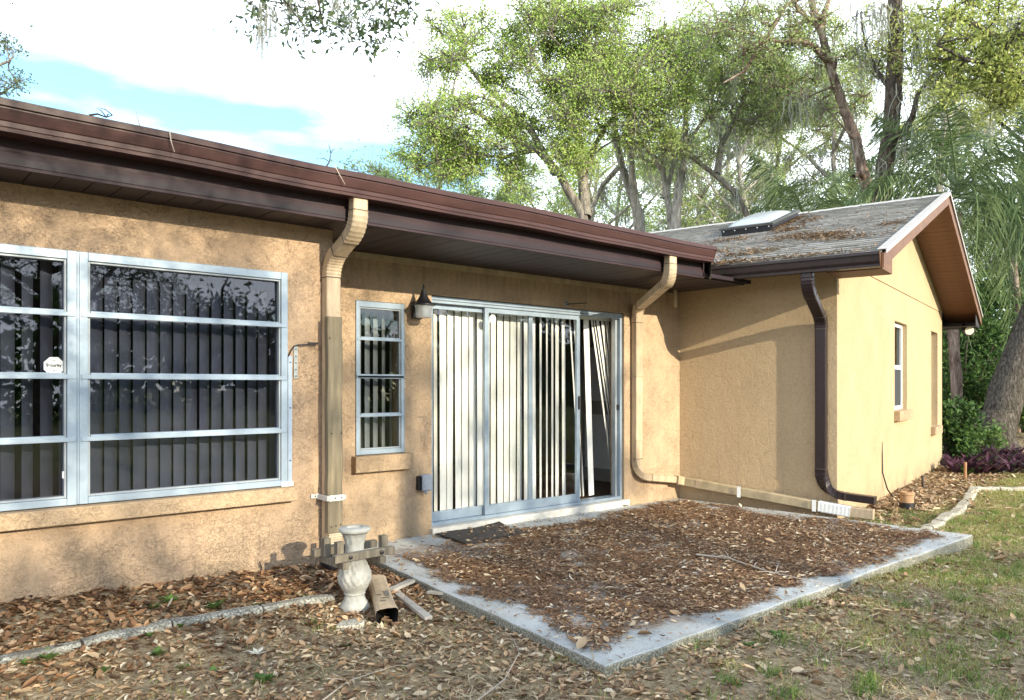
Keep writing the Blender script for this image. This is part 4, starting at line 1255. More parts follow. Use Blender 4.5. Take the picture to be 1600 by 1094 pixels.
# thin cable on the gable wall
ca = thing("wall_cable", "thin dark cable rising from the soil on the sunlit gable wall", "cable", wing(2.3, -0.02, 0.0))
MB().tube([wing(2.50, -0.10, -0.03), wing(2.36, -0.05, 0.10), wing(2.26, -0.012, 0.32), wing(2.27, -0.008, 0.55), wing(2.28, -0.006, 0.72)], [0.010, 0.010, 0.009, 0.007, 0.003], 6).build("cable", BLACKM, ca)
# stub hanging below the inner corner of the eaves
dp = thing("drip_tube", "short pale tube hanging under the eave at the inner corner", "tube", (7.3, 5.4, 2.5))
MB().tube([(7.30, 5.42, 2.57), (7.30, 5.42, 2.36)], 0.022, 8).build("tube", TANDS, dp)

# ------------------------------------------------------------------ garden things
# pedestal
PX, PY = 2.39, 4.17
pz = float(ground_z(PX, PY)) - 0.015
pd = thing("baluster_pedestal", "white carved stone baluster standing in the leaf litter by the patio corner", "pedestal", (PX, PY, pz))
def carve(a, z):
    h = z - pz
    if 0.155 < h < 0.31: return 1 + 0.085 * abs(math.sin(a * 4)) * math.sin((h - 0.155) / 0.155 * math.pi) + 0.022 * math.sin(a * 16 + h * 90) + 0.02 * math.sin(a * 11 - h * 140)
    if 0.40 < h < 0.46: return 1 + 0.03 * math.sin(a * 10)
    return 1.0
pf = [(0.078, 0.0), (0.092, 0.004), (0.092, 0.022), (0.082, 0.040), (0.068, 0.058), (0.060, 0.080), (0.060, 0.092), (0.066, 0.098), (0.064, 0.106), (0.070, 0.118), (0.084, 0.140), (0.094, 0.165), (0.097, 0.190), (0.094, 0.215), (0.085, 0.245), (0.074, 0.275), (0.064, 0.305), (0.058, 0.340), (0.056, 0.380), (0.058, 0.405), (0.062, 0.425), (0.068, 0.448), (0.075, 0.464), (0.084, 0.470), (0.094, 0.477), (0.097, 0.488), (0.093, 0.498), (0.082, 0.503), (0.052, 0.503), (0.046, 0.488)]
pzs = np.concatenate([np.linspace(pf[i][1], pf[i + 1][1], 5)[:-1] for i in range(len(pf) - 2)] + [[pf[-2][1]]])
pfd = [(float(np.interp(z, [q_[1] for q_ in pf[:-1]], [q_[0] for q_ in pf[:-1]])), float(z)) for z in pzs] + [pf[-1]]
MB().lathe((PX, PY, 0), [(r, z + pz) for r, z in pfd], 96, carve).build("shaft", CASTSTONE, pd, smooth=True)
# wooden plant-stand frame slipped over its neck
wf = thing("plant_stand", "grey wooden plant stand frame slipped round the neck of the stone baluster", "wooden stand", (PX, PY, 0.42))
def rail(a, b, s=0.042, h=0.045):
    a, b = Vector(a), Vector(b); d = (b - a); n = Vector((-d.y, d.x, 0)).normalized()
    return MB().obox(a - n * s / 2, d, n * s, (0, 0, h))
ry0, ry1 = 4.055, 4.295
for nm, a, b in (("rail", (2.185, ry0, 0.412), (2.60, ry0 + 0.01, 0.412)), ("rail", (2.175, ry1, 0.412), (2.62, ry1 + 0.01, 0.412))):
    rail(a, b).build(nm, OLDWOOD, wf, bevel=0.003)
for x in (2.250, 2.505):
    rail((x, ry0 - 0.03, 0.370), (x, ry1 + 0.03, 0.370), 0.04, 0.040).build("crossbar", OLDWOOD, wf, bevel=0.003)
for (x, y) in ((2.245, ry0 + 0.045), (2.55, ry0 + 0.045), (2.24, ry1 - 0.045), (2.53, ry1 + 0.045)):
    MB().box((x - 0.022, y - 0.022, 0.412), (x + 0.022, y + 0.022, 0.525)).build("post", OLDWOOD, wf, bevel=0.003)
for x in (2.285, 2.50):
    o = share("bolt", MB().lathe((0, 0, 0), [(0.012, -0.003), (0.012, 0.004), (0.005, 0.006)], 10).mesh("bolt", BLACKM), wf, (x, ry0 - 0.024, 0.436), (R(90), 0, 0))
# grey stone under it
def flag(name, label, cat, c, r, h, mat, n=7, seed=1, sx=1.0):
    rr = random.Random(seed)
    pts_ = [(c[0] + sx * r * rr.uniform(0.8, 1.1) * math.cos(2 * math.pi * i / n), c[1] + r * rr.uniform(0.8, 1.1) * math.sin(2 * math.pi * i / n), c[2]) for i in range(n)]
    t = MB().prism(pts_, (0, 0, h)).build(name, mat, None, bevel=0.006, origin=Vector(c))
    return tag(t, label, cat)
flag("stepping_stone", "flat grey stone in the leaves in front of the stone baluster", "stone", (2.235, 3.93, 0.055), 0.075, 0.035, EDGE_L, 6, 4, 1.3)

# loose downspout length on the ground
lt = thing("loose_downspout", "loose tan downspout length lying open end forward beside the stone baluster", "downspout", (2.56, 4.1, 0.08))
a = Vector((2.700, 4.42, 0.150)); b_ = Vector((2.415, 3.835, 0.105))
dv = (b_ - a).normalized(); sd = dv.cross(Vector((0, 0, 1))).normalized(); uv = sd.cross(dv).normalized()
W2, H2 = 0.060, 0.048
def ring_pts(c, kx, ky, dent):
    o = []
    for k in range(24):
        a_ = 2 * math.pi * k / 24
        cx_, sx_ = math.cos(a_), math.sin(a_)
        p_ = math.copysign(abs(cx_) ** 0.55, cx_); q_ = math.copysign(abs(sx_) ** 0.55, sx_)
        f_ = 1 + dent * math.sin(3 * a_ + 1.0)
        rib = 1 - 0.03 * (k % 2)
        o.append(c + sd * p_ * W2 * kx * f_ * rib + uv * q_ * H2 * ky * f_ * rib)
    return o
sec = [(0.0, 1.0, 1.0, 0.0), (0.25, 1.0, 1.0, 0.01), (0.5, 1.0, 0.98, 0.015), (0.75, 1.02, 1.0, 0.02), (0.9, 1.06, 1.05, 0.035), (1.0, 1.12, 1.10, 0.06)]
for nm, mt_, k in (("tube", TANDS, 1.0), ("shaded_inside", DARK, 0.955)):  # dark inner skin puts the shade of the tube's mouth into its colour
    m = MB(); vs = []; fs = []
    for (t_, kx, ky, de) in sec: vs += ring_pts(a.lerp(b_, t_ * (1.0 if k == 1.0 else 0.995)), kx * k, ky * k, de)
    for r_i in range(len(sec) - 1):
        for jx in range(24): fs.append((r_i * 24 + jx, r_i * 24 + (jx + 1) % 24, (r_i + 1) * 24 + (jx + 1) % 24, (r_i + 1) * 24 + jx))
    m.add(vs, fs).build(nm, mt_, lt)
m = MB()
for (t0, t1, s0, s1) in ((0.52, 0.66, -0.6, -0.1), (0.70, 0.72, -0.5, 0.4), (0.77, 0.80, -0.1, 0.5), (0.60, 0.63, 0.2, 0.7)):
    p0_ = a.lerp(b_, t0); p1_ = a.lerp(b_, t1)
    m.add([p0_ + sd * s0 * W2 + uv * (H2 * 1.03 + 0.001), p0_ + sd * s1 * W2 + uv * (H2 * 1.03 + 0.001), p1_ + sd * s1 * W2 + uv * (H2 * 1.03 + 0.001), p1_ + sd * s0 * W2 + uv * (H2 * 1.03 + 0.001)], [(0, 1, 2, 3)])
m.build("ink_smudges", plain("faded_print", (0.16, 0.14, 0.11), 0.8, 0.6, 60), lt)
# loose boards
def board(a, b, w, h, mat, label):
    a, b = Vector(a), Vector(b); d = b - a; n = Vector((-d.y, d.x, 0)).normalized()
    o = MB().obox(a - n * w / 2, d, n * w, (0, 0, h)).build("wood_strip", mat, None, bevel=0.003, origin=a)
    tag(o, label, "wood strip", "weathered wood strips by the patio corner"); return o
board((2.79, 4.40, 0.085), (2.64, 3.74, 0.062), 0.050, 0.022, GREYWOOD, "long pale wood strip lying from the loose downspout towards the lawn")
board((2.73, 4.30, 0.10), (2.98, 4.42, 0.10), 0.055, 0.020, GREYWOOD, "short pale wood strip lying crosswise behind the long one")
board((2.93, 4.16, 0.083), (3.02, 3.90, 0.10), 0.04, 0.018, GREYWOOD, "thin pale wood strip leaning on the left edge of the patio")

# doormat
mt = MB()
c4 = [Vector((3.955, 5.50, 0)), Vector((3.93, 5.03, 0)), Vector((4.66, 5.06, 0)), Vector((4.72, 5.54, 0))]
n = 10; vs = []; fs = []
for i in range(n + 1):
    for j in range(n + 1):
        s, t = i / n, j / n
        p = c4[0].lerp(c4[3], s).lerp(c4[1].lerp(c4[2], s), t)
        p.z = float(slab_z(p.x, p.y)) + 0.014 + 0.004 * math.sin(s * 9 + t * 5) + (0.018 * max(0, s - 0.85) / 0.15 * max(0, 0.3 - t) / 0.3)
        vs.append(p)
for i in range(n):
    for j in range(n): fs.append((i * (n + 1) + j, i * (n + 1) + j + 1, (i + 1) * (n + 1) + j + 1, (i + 1) * (n + 1) + j))
mt.add(vs, fs)
mo = mt.build("doormat", CARPET, None, origin=Vector((4.3, 5.3, 0.13)))
sm_ = mo.modifiers.new("solid", 'SOLIDIFY'); sm_.thickness = 0.012
tag(mo, "worn black doormat on the patio at the sliding door", "doormat")

# left concrete edging, each length a thing
def edging_run(points, hw, h, mat, labels, group, seed, name="edging_stone", gap=0.012, rough=0.006):
    rr = random.Random(seed)
    for i in range(len(points) - 1):
        a, b = Vector((*points[i], 0)), Vector((*points[i + 1], 0))
        d = (b - a); L = d.length; d.normalize(); nn = Vector((-d.y, d.x, 0))
        m = MB(); K = max(3, int(L / 0.12)); vs = []; fs = []
        tw = rr.uniform(-0.02, 0.02)
        for k in range(K + 1):
            s = gap / 2 + (L - gap) * k / K
            c = a + d * s
            gz_ = float(ground_z(c.x, c.y))
            top = gz_ + h + rr.uniform(-rough, rough) + tw * (s / L - 0.5)
            w0 = hw + rr.uniform(-rough, rough)
            for (o, z) in ((-w0, gz_ - 0.06), (-w0, top - 0.016), (-w0 + 0.016, top), (w0 - 0.016, top), (w0, top - 0.016), (w0, gz_ - 0.06)):
                q_ = c + nn * o; vs.append((q_.x, q_.y, z))
        for k in range(K):
            for j in range(6): fs.append((k * 6 + j, k * 6 + (j + 1) % 6, (k + 1) * 6 + (j + 1) % 6, (k + 1) * 6 + j))
        fs += [tuple(range(5, -1, -1)), tuple(K * 6 + j for j in range(6))]
        o = m.add(vs, fs).build(name, mat, None, origin=a)
        tag(o, labels[i], "edging stone", group)
edging_run([(-0.6, 4.40), (0.32, 4.425), (0.945, 4.405), (1.385, 4.425), (1.90, 4.41), (2.34, 4.345)], 0.045, 0.030, EDGE,
           ["speckled concrete edging at the far left picture border", "speckled concrete edging left of the first joint, below the left window",
            "short speckled concrete edging between two joints under the window mullion", "speckled concrete edging in the middle of the bed border",
            "speckled concrete edging ending at the stone baluster"], "concrete edging along the window bed", 2)
EL = ["pale edging stone touching the right corner of the patio", "second pale edging stone out from the patio corner", "third pale edging stone out from the patio corner",
      "pale edging stone opposite the clay pipe stub", "tilted pale edging stone just beyond the clay pipe stub", "sixth pale edging stone out from the patio, in dry leaves",
      "pale edging stone before the bend of the gable bed border", "pale edging stone at the bend of the gable bed border", "low edging stone right of the bend", "low edging stone at the right picture border",
      "low edging stone leaving the picture on the right"]
edging_run([(7.84, 2.98), (8.32, 3.06), (8.78, 3.12), (9.25, 3.20), (9.72, 3.26), (10.2, 3.36), (10.75, 3.48), (11.35, 3.64), (11.95, 3.78), (12.3, 3.60), (12.65, 3.30), (13.1, 2.95)],
           0.06, 0.055, EDGE_L, EL, "pale edging stones along the gable bed", 9, gap=0.03, rough=0.010)

# clay pipe stub, stake, rod
cs = thing("pipe_stub", "clay coloured pipe stub with black base beside the sunlit gable wall", "pipe stub", (9.64, 3.775, -0.03))
MB().lathe((9.64, 3.775, 0), [(0.088, -0.05), (0.088, 0.05), (0.080, 0.055)], 18).build("base", BLACKM, cs, smooth=True)
MB().lathe((9.64, 3.775, 0), [(0.076, 0.05), (0.076, 0.14), (0.084, 0.148), (0.084, 0.175), (0.076, 0.182), (0.06, 0.182), (0.055, 0.12)], 18).build("cap", CLAY, cs, smooth=True)
c = pt(1508, 750, 12.1)
tag(MB().tube([c + Vector((0, 0, -0.05)), c + Vector((0.01, 0, 0.28))], 0.022, 6).build("wooden_stake", plain("raw_stake", (0.38, 0.20, 0.10), 0.8, 0.2), None, origin=c), "short brown wooden stake in the leaves before the purple plants", "stake")
c = pt(1442, 762, 11.1)
tag(MB().tube([c + Vector((0, 0, -0.05)), c + Vector((0.02, 0.01, 0.17))], 0.018, 6).build("iron_rod", BARK_D, None, origin=c), "short dark rod stuck in the soil near the gable wall", "rod")
c = pt(410, 930, 5.1); c.z = float(ground_z(c.x, c.y))
tag(MB().tube([c, c + Vector((0.0, 0.01, 0.03)), c + Vector((-0.02, 0, 0.075))], 0.004, 5).build("thin_rod", BLACKM, None, origin=c), "thin black rod sticking out of the leaf bed left of the stone baluster", "rod")

# twigs: on the gutter, on the patio, on the lawn
def twig(pts_, r, label, mat=BARK_P, name="twig", side=0):
    pts_ = [Vector(p) for p in pts_]
    m = MB(); n = len(pts_)
    m.tube(pts_, [r * (1 - 0.6 * i / (n - 1)) for i in range(n)], 5)
    rr = random.Random(int(pts_[0].x * 1000))
    for k in range(side):
        i = rr.randrange(1, n); d = Vector((rr.uniform(-1, 1), rr.uniform(-1, 1), rr.uniform(0, 0.5))) * (0.06 + 0.08 * rr.random())
        m.tube([pts_[i], pts_[i] + d * 0.5 + Vector((0, 0, 0.01)), pts_[i] + d], [r * 0.5, r * 0.4, r * 0.2], 4)
    o = m.build(name, mat, None, origin=pts_[0])
    return tag(o, label, "twig")
DRYTWIG = plain("dry_twig", (0.42, 0.36, 0.30), 0.9, 0.2)
gz1 = Z0 + 1.40
twig([(1.385, 4.43, gz1 + 0.01), (1.39, 4.42, gz1 - 0.05), (1.41, 4.425, gz1 - 0.105)], 0.004, "pale grass stem hanging over the brown gutter near the left", DRYTWIG)
twig([(2.40, 4.44, gz1 + 0.01), (2.43, 4.425, gz1 - 0.05), (2.47, 4.43, gz1 - 0.10)], 0.004, "pale grass stem hanging over the gutter by the left downspout", DRYTWIG)
twig([(1.25, 4.48, gz1), (1.235, 4.48, gz1 + 0.06), (1.225, 4.48, gz1 + 0.11)], 0.004, "thin dry stalk standing up out of the gutter", DRYTWIG)
twig([(2.36, 4.48, gz1), (2.385, 4.48, gz1 + 0.04), (2.40, 4.49, gz1 + 0.10)], 0.006, "forked dark twig standing in the gutter above the post", BARK_D, side=4)
twig([(0.99, 4.44, gz1 + 0.004), (1.03, 4.44, gz1 + 0.02), (1.07, 4.44, gz1 + 0.012), (1.10, 4.44, gz1 + 0.03)], 0.006, "dark twig clump lodged on the gutter lip", BARK_D, side=3)
twig([(2.72, 4.5, gz1), (2.76, 4.5, gz1 + 0.05), (2.78, 4.5, gz1 + 0.09)], 0.004, "small sprouting twig in the gutter right of the post", BARK_D, side=5)
za = lambda x, y, d=0.012: (x, y, float(slab_z(x, y)) + d)
twig([za(5.05, 3.55, 0.03), za(5.12, 3.30, 0.035), za(5.05, 3.05, 0.025), za(5.02, 2.86, 0.02), za(4.98, 2.70, 0.03), za(5.00, 2.44, 0.01)], 0.007, "mossy fallen branch lying across the patio leaves", DRYTWIG, "fallen_branch", 9)
twig([(2.05, 2.6, 0.07), (2.35, 2.72, 0.075), (2.65, 2.95, 0.07), (2.75, 3.10, 0.075)], 0.004, "thin dry stem curving over the soil left of the patio corner", DRYTWIG, side=3)
twig([(1.55, 3.05, 0.065), (1.80, 3.2, 0.07), (2.02, 3.22, 0.07)], 0.004, "thin dry stem lying in the leaves before the edging", DRYTWIG, side=2)

# ------------------------------------------------------------------ vegetation
def unit_rand(n, zs=1.0, up=0.0):
    v = rng.normal(size=(n, 3)); v[:, 2] = v[:, 2] * zs + up
    return v / np.linalg.norm(v, axis=1, keepdims=True)
def leaf_quads(c, size, ratio=0.42, axis=None, jitter=1.0):
    """rhombic leaf quads at centres c"""
    n = len(c)
    a = unit_rand(n) if axis is None else axis + unit_rand(n) * jitter
    a /= np.linalg.norm(a, axis=1, keepdims=True)
    nn = unit_rand(n) * 0.9 + np.array([[0.0, -0.65, 0.45]])      # leaves turn towards the open, sunny side
    b = np.cross(nn, a); b /= (np.linalg.norm(b, axis=1, keepdims=True) + 1e-9)
    a = np.cross(b, nn); a /= (np.linalg.norm(a, axis=1, keepdims=True) + 1e-9)
    s = size * rng.uniform(0.7, 1.25, size=(n, 1))
    v = np.stack([c - a * s * 0.5, c + b * s * ratio * 0.5, c + a * s * 0.5, c - b * s * ratio * 0.5], 1).reshape(-1, 3)
    q = np.arange(4 * n).reshape(-1, 4)
    return v, q
def thin_prisms(p0, p1, r0, r1):
    n = len(p0); d = p1 - p0; d /= (np.linalg.norm(d, axis=1, keepdims=True) + 1e-9)
    a = np.cross(d, unit_rand(n)); a /= (np.linalg.norm(a, axis=1, keepdims=True) + 1e-9); b = np.cross(d, a)
    vs = []
    for k in range(3):
        t = 2 * math.pi * k / 3
        o = a * math.cos(t) + b * math.sin(t)
        vs.append(p0 + o * r0)
    for k in range(3):
        t = 2 * math.pi * k / 3
        o = a * math.cos(t) + b * math.sin(t)
        vs.append(p1 + o * r1)
    v = np.stack(vs, 1).reshape(-1, 3)
    base = (np.arange(n) * 6)[:, None]
    q = np.concatenate([base + np.array([[0, 1, 4, 3]]), base + np.array([[1, 2, 5, 4]]), base + np.array([[2, 0, 3, 5]])], 0)
    return v, q
class Acc:
    def __init__(self): self.v = []; self.q = []; self.n = 0
    def add(self, v, q):
        self.v.append(v); self.q.append(q + self.n); self.n += len(v)
    def build(self, name, mat, parent, origin):
        if not self.v: return None
        return raw_mesh(name, np.concatenate(self.v), np.concatenate(self.q), mat, parent, origin)
def mb_np(m):
    quads = [f for f in m.f if len(f) == 4]
    return np.array(m.v, dtype=float), np.array(quads, dtype=np.int64)
def resample(pts_, step):
    pts_ = [Vector(p) for p in pts_]; out = [pts_[0]]
    for a, b in zip(pts_, pts_[1:]):
        k = max(1, int((b - a).length / step))
        for i in range(1, k + 1): out.append(a.lerp(b, i / k))
    return out
def wobble(pts_, amp, rr):
    o = Vector((0, 0, 0)); out = []
    for i, p in enumerate(pts_):
        if i: o = o * 0.7 + Vector((rr.uniform(-1, 1), rr.uniform(-1, 1), rr.uniform(-0.4, 0.4))) * amp
        out.append(Vector(p) + o)
    return out
def moss_strands(acc, c, length, n, spread):
    c = np.asarray(c, dtype=float)
    k = 4
    p = c + rng.normal(size=(n, 3)) * np.array([spread, spread, spread * 0.5])
    L = length * rng.uniform(0.3, 1.0, size=n)
    w = rng.uniform(0.006, 0.020, size=n)
    th = rng.uniform(0, math.pi, size=n)
    side = np.stack([np.cos(th), np.sin(th), np.zeros(n)], 1)
    cur = p.copy(); rows = []
    for i in range(k + 1):
        ww = (w * (1 - 0.85 * (i / k) ** 1.5))[:, None]
        rows.append(cur - side * ww); rows.append(cur + side * ww)
        cur = cur + np.stack([rng.normal(size=n) * 0.05 * length, rng.normal(size=n) * 0.05 * length, -L / k], 1)
    v = np.stack(rows, 1).reshape(-1, 3)
    base = (np.arange(n) * 2 * (k + 1))[:, None]
    q = np.concatenate([base + np.array([[2 * i, 2 * i + 1, 2 * i + 3, 2 * i + 2]]) for i in range(k)], 0)
    acc.add(v, q)
def make_tree(label, base, limbs, clumps, leaf_mat, bark, leaf=0.11, per=300, ntw=9, moss=0, seed=1, name="oak_tree", cat="tree", group=None,
              twig_r=0.012, zsq=0.7, moss_len=0.9, drop=0.0, ratio=0.45):
    """limbs: [(points, r0, r1)]; clumps: [(centre, radius)]"""
    rr = random.Random(seed)
    t = thing(name, label, cat, base, group)
    trunk = MB(); nodes = []; leaves = Acc(); tw = Acc(); mo = Acc()
    for (pts_, r0, r1) in limbs:
        P_ = wobble(resample(pts_, 0.55), 0.035 + r0 * 0.10, rr)
        n = len(P_)
        rad = [r0 + (r1 - r0) * (i / (n - 1)) ** 0.8 for i in range(n)]
        rad = [x * rr.uniform(0.93, 1.08) for x in rad]
        trunk.tube(P_, rad, 8 if r0 > 0.08 else 6)
        for i in range(1, n): nodes.append((P_[i], rad[i]))
    for (c, r) in clumps:
        c = Vector(c)
        best = min(nodes, key=lambda q: (q[0] - c).length_squared + (2.0 if q[0].z > c.z + 0.5 else 0) + q[1] * 2)
        a = best[0]; L = (c - a).length
        mid = a.lerp(c, 0.5) + Vector((rr.uniform(-1, 1), rr.uniform(-1, 1), rr.uniform(0.0, 1.0))) * L * 0.14
        rb_ = min(best[1] * 0.7, 0.012 + L * 0.014)
        pts_ = [a, a.lerp(mid, 0.55) + Vector((rr.uniform(-1, 1), rr.uniform(-1, 1), 0)) * L * 0.04, mid, mid.lerp(c, 0.6), c]
        trunk.tube(pts_, [rb_, rb_ * 0.85, rb_ * 0.7, rb_ * 0.5, rb_ * 0.35], 5)
        for i, p in enumerate(pts_[2:]):
            if L > 1.0: nodes.append((p, rb_ * 0.5))
        # twigs fan out of the branch end, leaves sit along the twigs
        k = ntw
        st_ = np.array([list(pts_[3].lerp(c, rr.random())) for _ in range(k)])
        d = unit_rand(k, zsq, 0.15 - drop)
        ln = r * rng.uniform(0.6, 1.15, size=(k, 1))
        en = st_ + d * ln
        v, q = thin_prisms(st_, en, twig_r, twig_r * 0.3); tw.add(v, q)
        # secondary twigs
        k2 = k * 2
        pick = rng.integers(0, k, size=k2); f = rng.uniform(0.3, 0.9, size=(k2, 1))
        s2 = st_[pick] + (en - st_)[pick] * f
        e2 = s2 + unit_rand(k2, zsq, 0.1 - drop) * r * 0.45
        v, q = thin_prisms(s2, e2, twig_r * 0.5, twig_r * 0.2); tw.add(v, q)
        A = np.concatenate([st_, s2, s2]); B = np.concatenate([en, e2, e2])
        pk = rng.integers(0, len(A), size=per)
        f = rng.uniform(0.15, 1.05, size=(per, 1)) ** 0.8
        pc = A[pk] + (B - A)[pk] * f + rng.normal(size=(per, 3)) * np.where(rng.uniform(0, 1, (per, 1)) < 0.30, r * 0.42, leaf * 0.9)
        v, q = leaf_quads(pc, leaf, ratio); leaves.add(v, q)
    for i in range(moss):
        p, r = nodes[rr.randrange(len(nodes))]
        moss_strands(mo, p, moss_len * rr.uniform(0.5, 1.5), 22, 0.10 + 0.10 * rr.random())
    v, q = mb_np(trunk); acc = Acc(); acc.add(v, q); 
    o = acc.build("trunk", bark, t, base)
    o.data.polygons.foreach_set('use_smooth', [True] * len(o.data.polygons))
    o = tw.build("branches", bark, t, base)
    if o: o['kind'] = 'stuff'
    leaves.build("crown", leaf_mat, t, base)
    o = mo.build("hanging_moss", MOSS, t, base)
    if o: o['kind'] = 'stuff'
    return t
def ell(u, v, t, ru, rv, rt, n, r, rr, hollow=0.0):
    """n clump centres inside an ellipsoid given in picture measures (ru, rv in photo pixels at distance t)"""
    out = []
    while len(out) < n:
        a, b, c = rr.uniform(-1, 1), rr.uniform(-1, 1), rr.uniform(-1, 1)
        s = a * a + b * b + c * c
        if s > 1 or s < hollow: continue
        out.append((pt(u + a * ru, v + b * rv, t + c * rt), r * rr.uniform(0.75, 1.25)))
    return out
def gb(p):
    return Vector((p[0], p[1], float(ground_z(p[0], p[1]))))
def P3(lst, t):
    return [pt(u, v, t + (w[0] if w else 0)) for (u, v, *w) in lst]

rr = random.Random(21)
# big spring-green oak over the roof
base = gb(pt(925, 560, 22))
limbs = [([base, pt(920, 420, 22), pt(910, 335, 22), pt(868, 272, 22), pt(835, 235, 22), pt(780, 205, 21.7), pt(745, 175, 21.5), pt(705, 150, 21)], 0.30, 0.05),
         ([pt(868, 272, 22), pt(832, 205, 22.4), pt(790, 165, 22.6), pt(752, 130, 22.8), pt(728, 95, 23), pt(715, 45, 23)], 0.13, 0.03),
         ([pt(915, 340, 22), pt(912, 270, 22.5), pt(900, 200, 22.5), pt(905, 130, 22.5), pt(912, 60, 22.3), pt(905, -10, 22)], 0.17, 0.05),
         ([pt(912, 270, 22.5), pt(945, 200, 23), pt(985, 140, 23), pt(1015, 90, 23)], 0.11, 0.03),
         ([pt(900, 200, 22.5), pt(860, 140, 21.5), pt(830, 90, 21), pt(820, 40, 21)], 0.09, 0.03),
         ([pt(835, 235, 22), pt(785, 245, 21.5), pt(730, 240, 21.2), pt(685, 255, 21)], 0.06, 0.02)]
cl = ell(725, 80, 22, 85, 75, 2.0, 24, 0.75, rr) + ell(700, 200, 21.5, 70, 60, 1.6, 24, 0.7, rr) + ell(690, 250, 21.5, 65, 45, 1.2, 14, 0.6, rr) \
   + ell(850, 150, 22, 125, 100, 2.2, 62, 0.8, rr) + ell(975, 110, 22.3, 110, 115, 2.2, 66, 0.9, rr) + ell(890, 20, 22, 150, 45, 2, 30, 0.8, rr) \
   + ell(820, 262, 21.5, 120, 45, 1.4, 18, 0.55, rr) + ell(1015, 150, 22.5, 65, 60, 1.6, 14, 0.75, rr)
make_tree("largest spring green oak rising behind the middle of the main roof", base, limbs, cl, LEAF_OAK, BARK, 0.082, 400, 13, 6, 31, twig_r=0.017)
# pale double-stemmed oak with moss
cl_extra = None
base = gb(pt(1005, 560, 25))
limbs = [([base, pt(1003, 400, 25), pt(995, 335, 25), pt(980, 300, 25), pt(968, 260, 25), pt(958, 215, 25), pt(955, 150, 25), pt(950, 90, 25)], 0.26, 0.08),
         ([pt(1003, 400, 25), pt(992, 320, 24.6), pt(985, 270, 24.5), pt(980, 215, 24.5), pt(978, 170, 24.5)], 0.17, 0.07),
         ([pt(968, 260, 25), pt(940, 290, 25.5), pt(925, 330, 25.5)], 0.10, 0.06), ([pt(978, 200, 24.5), pt(1010, 215, 25), pt(1030, 190, 25)], 0.07, 0.02)]
cl = ell(985, 225, 25, 90, 50, 2, 7, 0.5, rr) + ell(960, 120, 25.5, 80, 80, 2, 16, 0.7, rr)
make_tree("pale double stemmed oak hung with grey moss right of the largest oak", base, limbs, cl, LEAF_OAK, BARK_P, 0.082, 340, 11, 34, 32, twig_r=0.017)
# twisted pale oaks just left of the skylight
base = gb(pt(1050, 560, 24))
limbs = [([base, pt(1050, 420, 24), pt(1046, 360, 24), pt(1038, 310, 24), pt(1032, 270, 24), pt(1015, 240, 24), pt(998, 222, 24)], 0.24, 0.07),
         ([pt(1050, 420, 24), pt(1058, 330, 23.6), pt(1062, 290, 23.6), pt(1072, 230, 23.6), pt(1074, 170, 23.6), pt(1078, 120, 23.6)], 0.20, 0.06),
         ([pt(1038, 310, 24), pt(1048, 275, 24), pt(1056, 240, 24), pt(1052, 215, 24)], 0.10, 0.04), ([pt(1072, 230, 23.6), pt(1095, 190, 23.6), pt(1120, 160, 23.6), pt(1135, 120, 23.6)], 0.07, 0.02)]
cl = ell(1085, 90, 24, 70, 90, 2, 30, 0.75, rr) + ell(1075, 180, 24, 70, 55, 2, 6, 0.5, rr)
make_tree("twisted pale oak with several stems just left of the skylight", base, limbs, cl, LEAF_OAK, BARK_P, 0.082, 350, 11, 30, 33, twig_r=0.017)
# leaning oak over the skylight
base = gb(pt(1200, 560, 23))
limbs = [([base, pt(1190, 420, 23), pt(1172, 345, 23), pt(1150, 300, 23), pt(1120, 272, 23), pt(1085, 248, 23), pt(1045, 230, 23)], 0.24, 0.06),
         ([pt(1120, 272, 23), pt(1130, 225, 23.3), pt(1150, 190, 23.3), pt(1165, 150, 23.3), pt(1160, 100, 23.3), pt(1190, 60, 23)], 0.11, 0.03)]
cl = ell(1150, 120, 23.5, 100, 110, 2, 40, 0.75, rr) + ell(1090, 240, 23, 60, 40, 1.5, 5, 0.5, rr)
make_tree("oak leaning left with its trunk crossing above the skylight", base, limbs, cl, LEAF_MID, BARK, 0.082, 340, 11, 26, 34, twig_r=0.017)
# dead-topped red trunk
base = gb(pt(1362, 560, 21))
limbs = [([base, pt(1362, 400, 21), pt(1357, 310, 21), pt(1346, 255, 21), pt(1336, 215, 21), pt(1323, 180, 21), pt(1309, 135, 21), pt(1296, 95, 21), pt(1286, 55, 21), pt(1274, 15, 21), pt(1262, -25, 21)], 0.30, 0.09),
         ([pt(1297, 98, 21), pt(1272, 72, 20.7), pt(1250, 64, 20.5), pt(1222, 66, 20.3), pt(1196, 60, 20)], 0.11, 0.04),
         ([pt(1284, 48, 21), pt(1262, 28, 21), pt(1245, 5, 21), pt(1230, -15, 21)], 0.08, 0.04), ([pt(1284, 48, 21), pt(1290, 20, 21.3), pt(1300, -15, 21.5)], 0.09, 0.05),
         ([pt(1196, 60, 20), pt(1212, 35, 20), pt(1228, 8, 20), pt(1255, -4, 20)], 0.06, 0.05), ([pt(1196, 60, 20), pt(1165, 110, 20), pt(1130, 130, 20)], 0.05, 0.02),
         ([pt(1300, 110, 21), pt(1308, 90, 20.8)], 0.11, 0.03), ([pt(1340, 225, 21), pt(1318, 200, 20.6), pt(1296, 178, 20.4)], 0.04, 0.015),
         ([pt(1352, 280, 21), pt(1342, 270, 20.5), pt(1334, 275, 20.3)], 0.09, 0.05)]
cl = ell(1190, 40, 21, 100, 55, 2, 22, 0.7, rr) + ell(1310, 140, 22.5, 100, 100, 2, 20, 0.6, rr) + ell(1240, 110, 22, 80, 80, 2, 16, 0.6, rr)
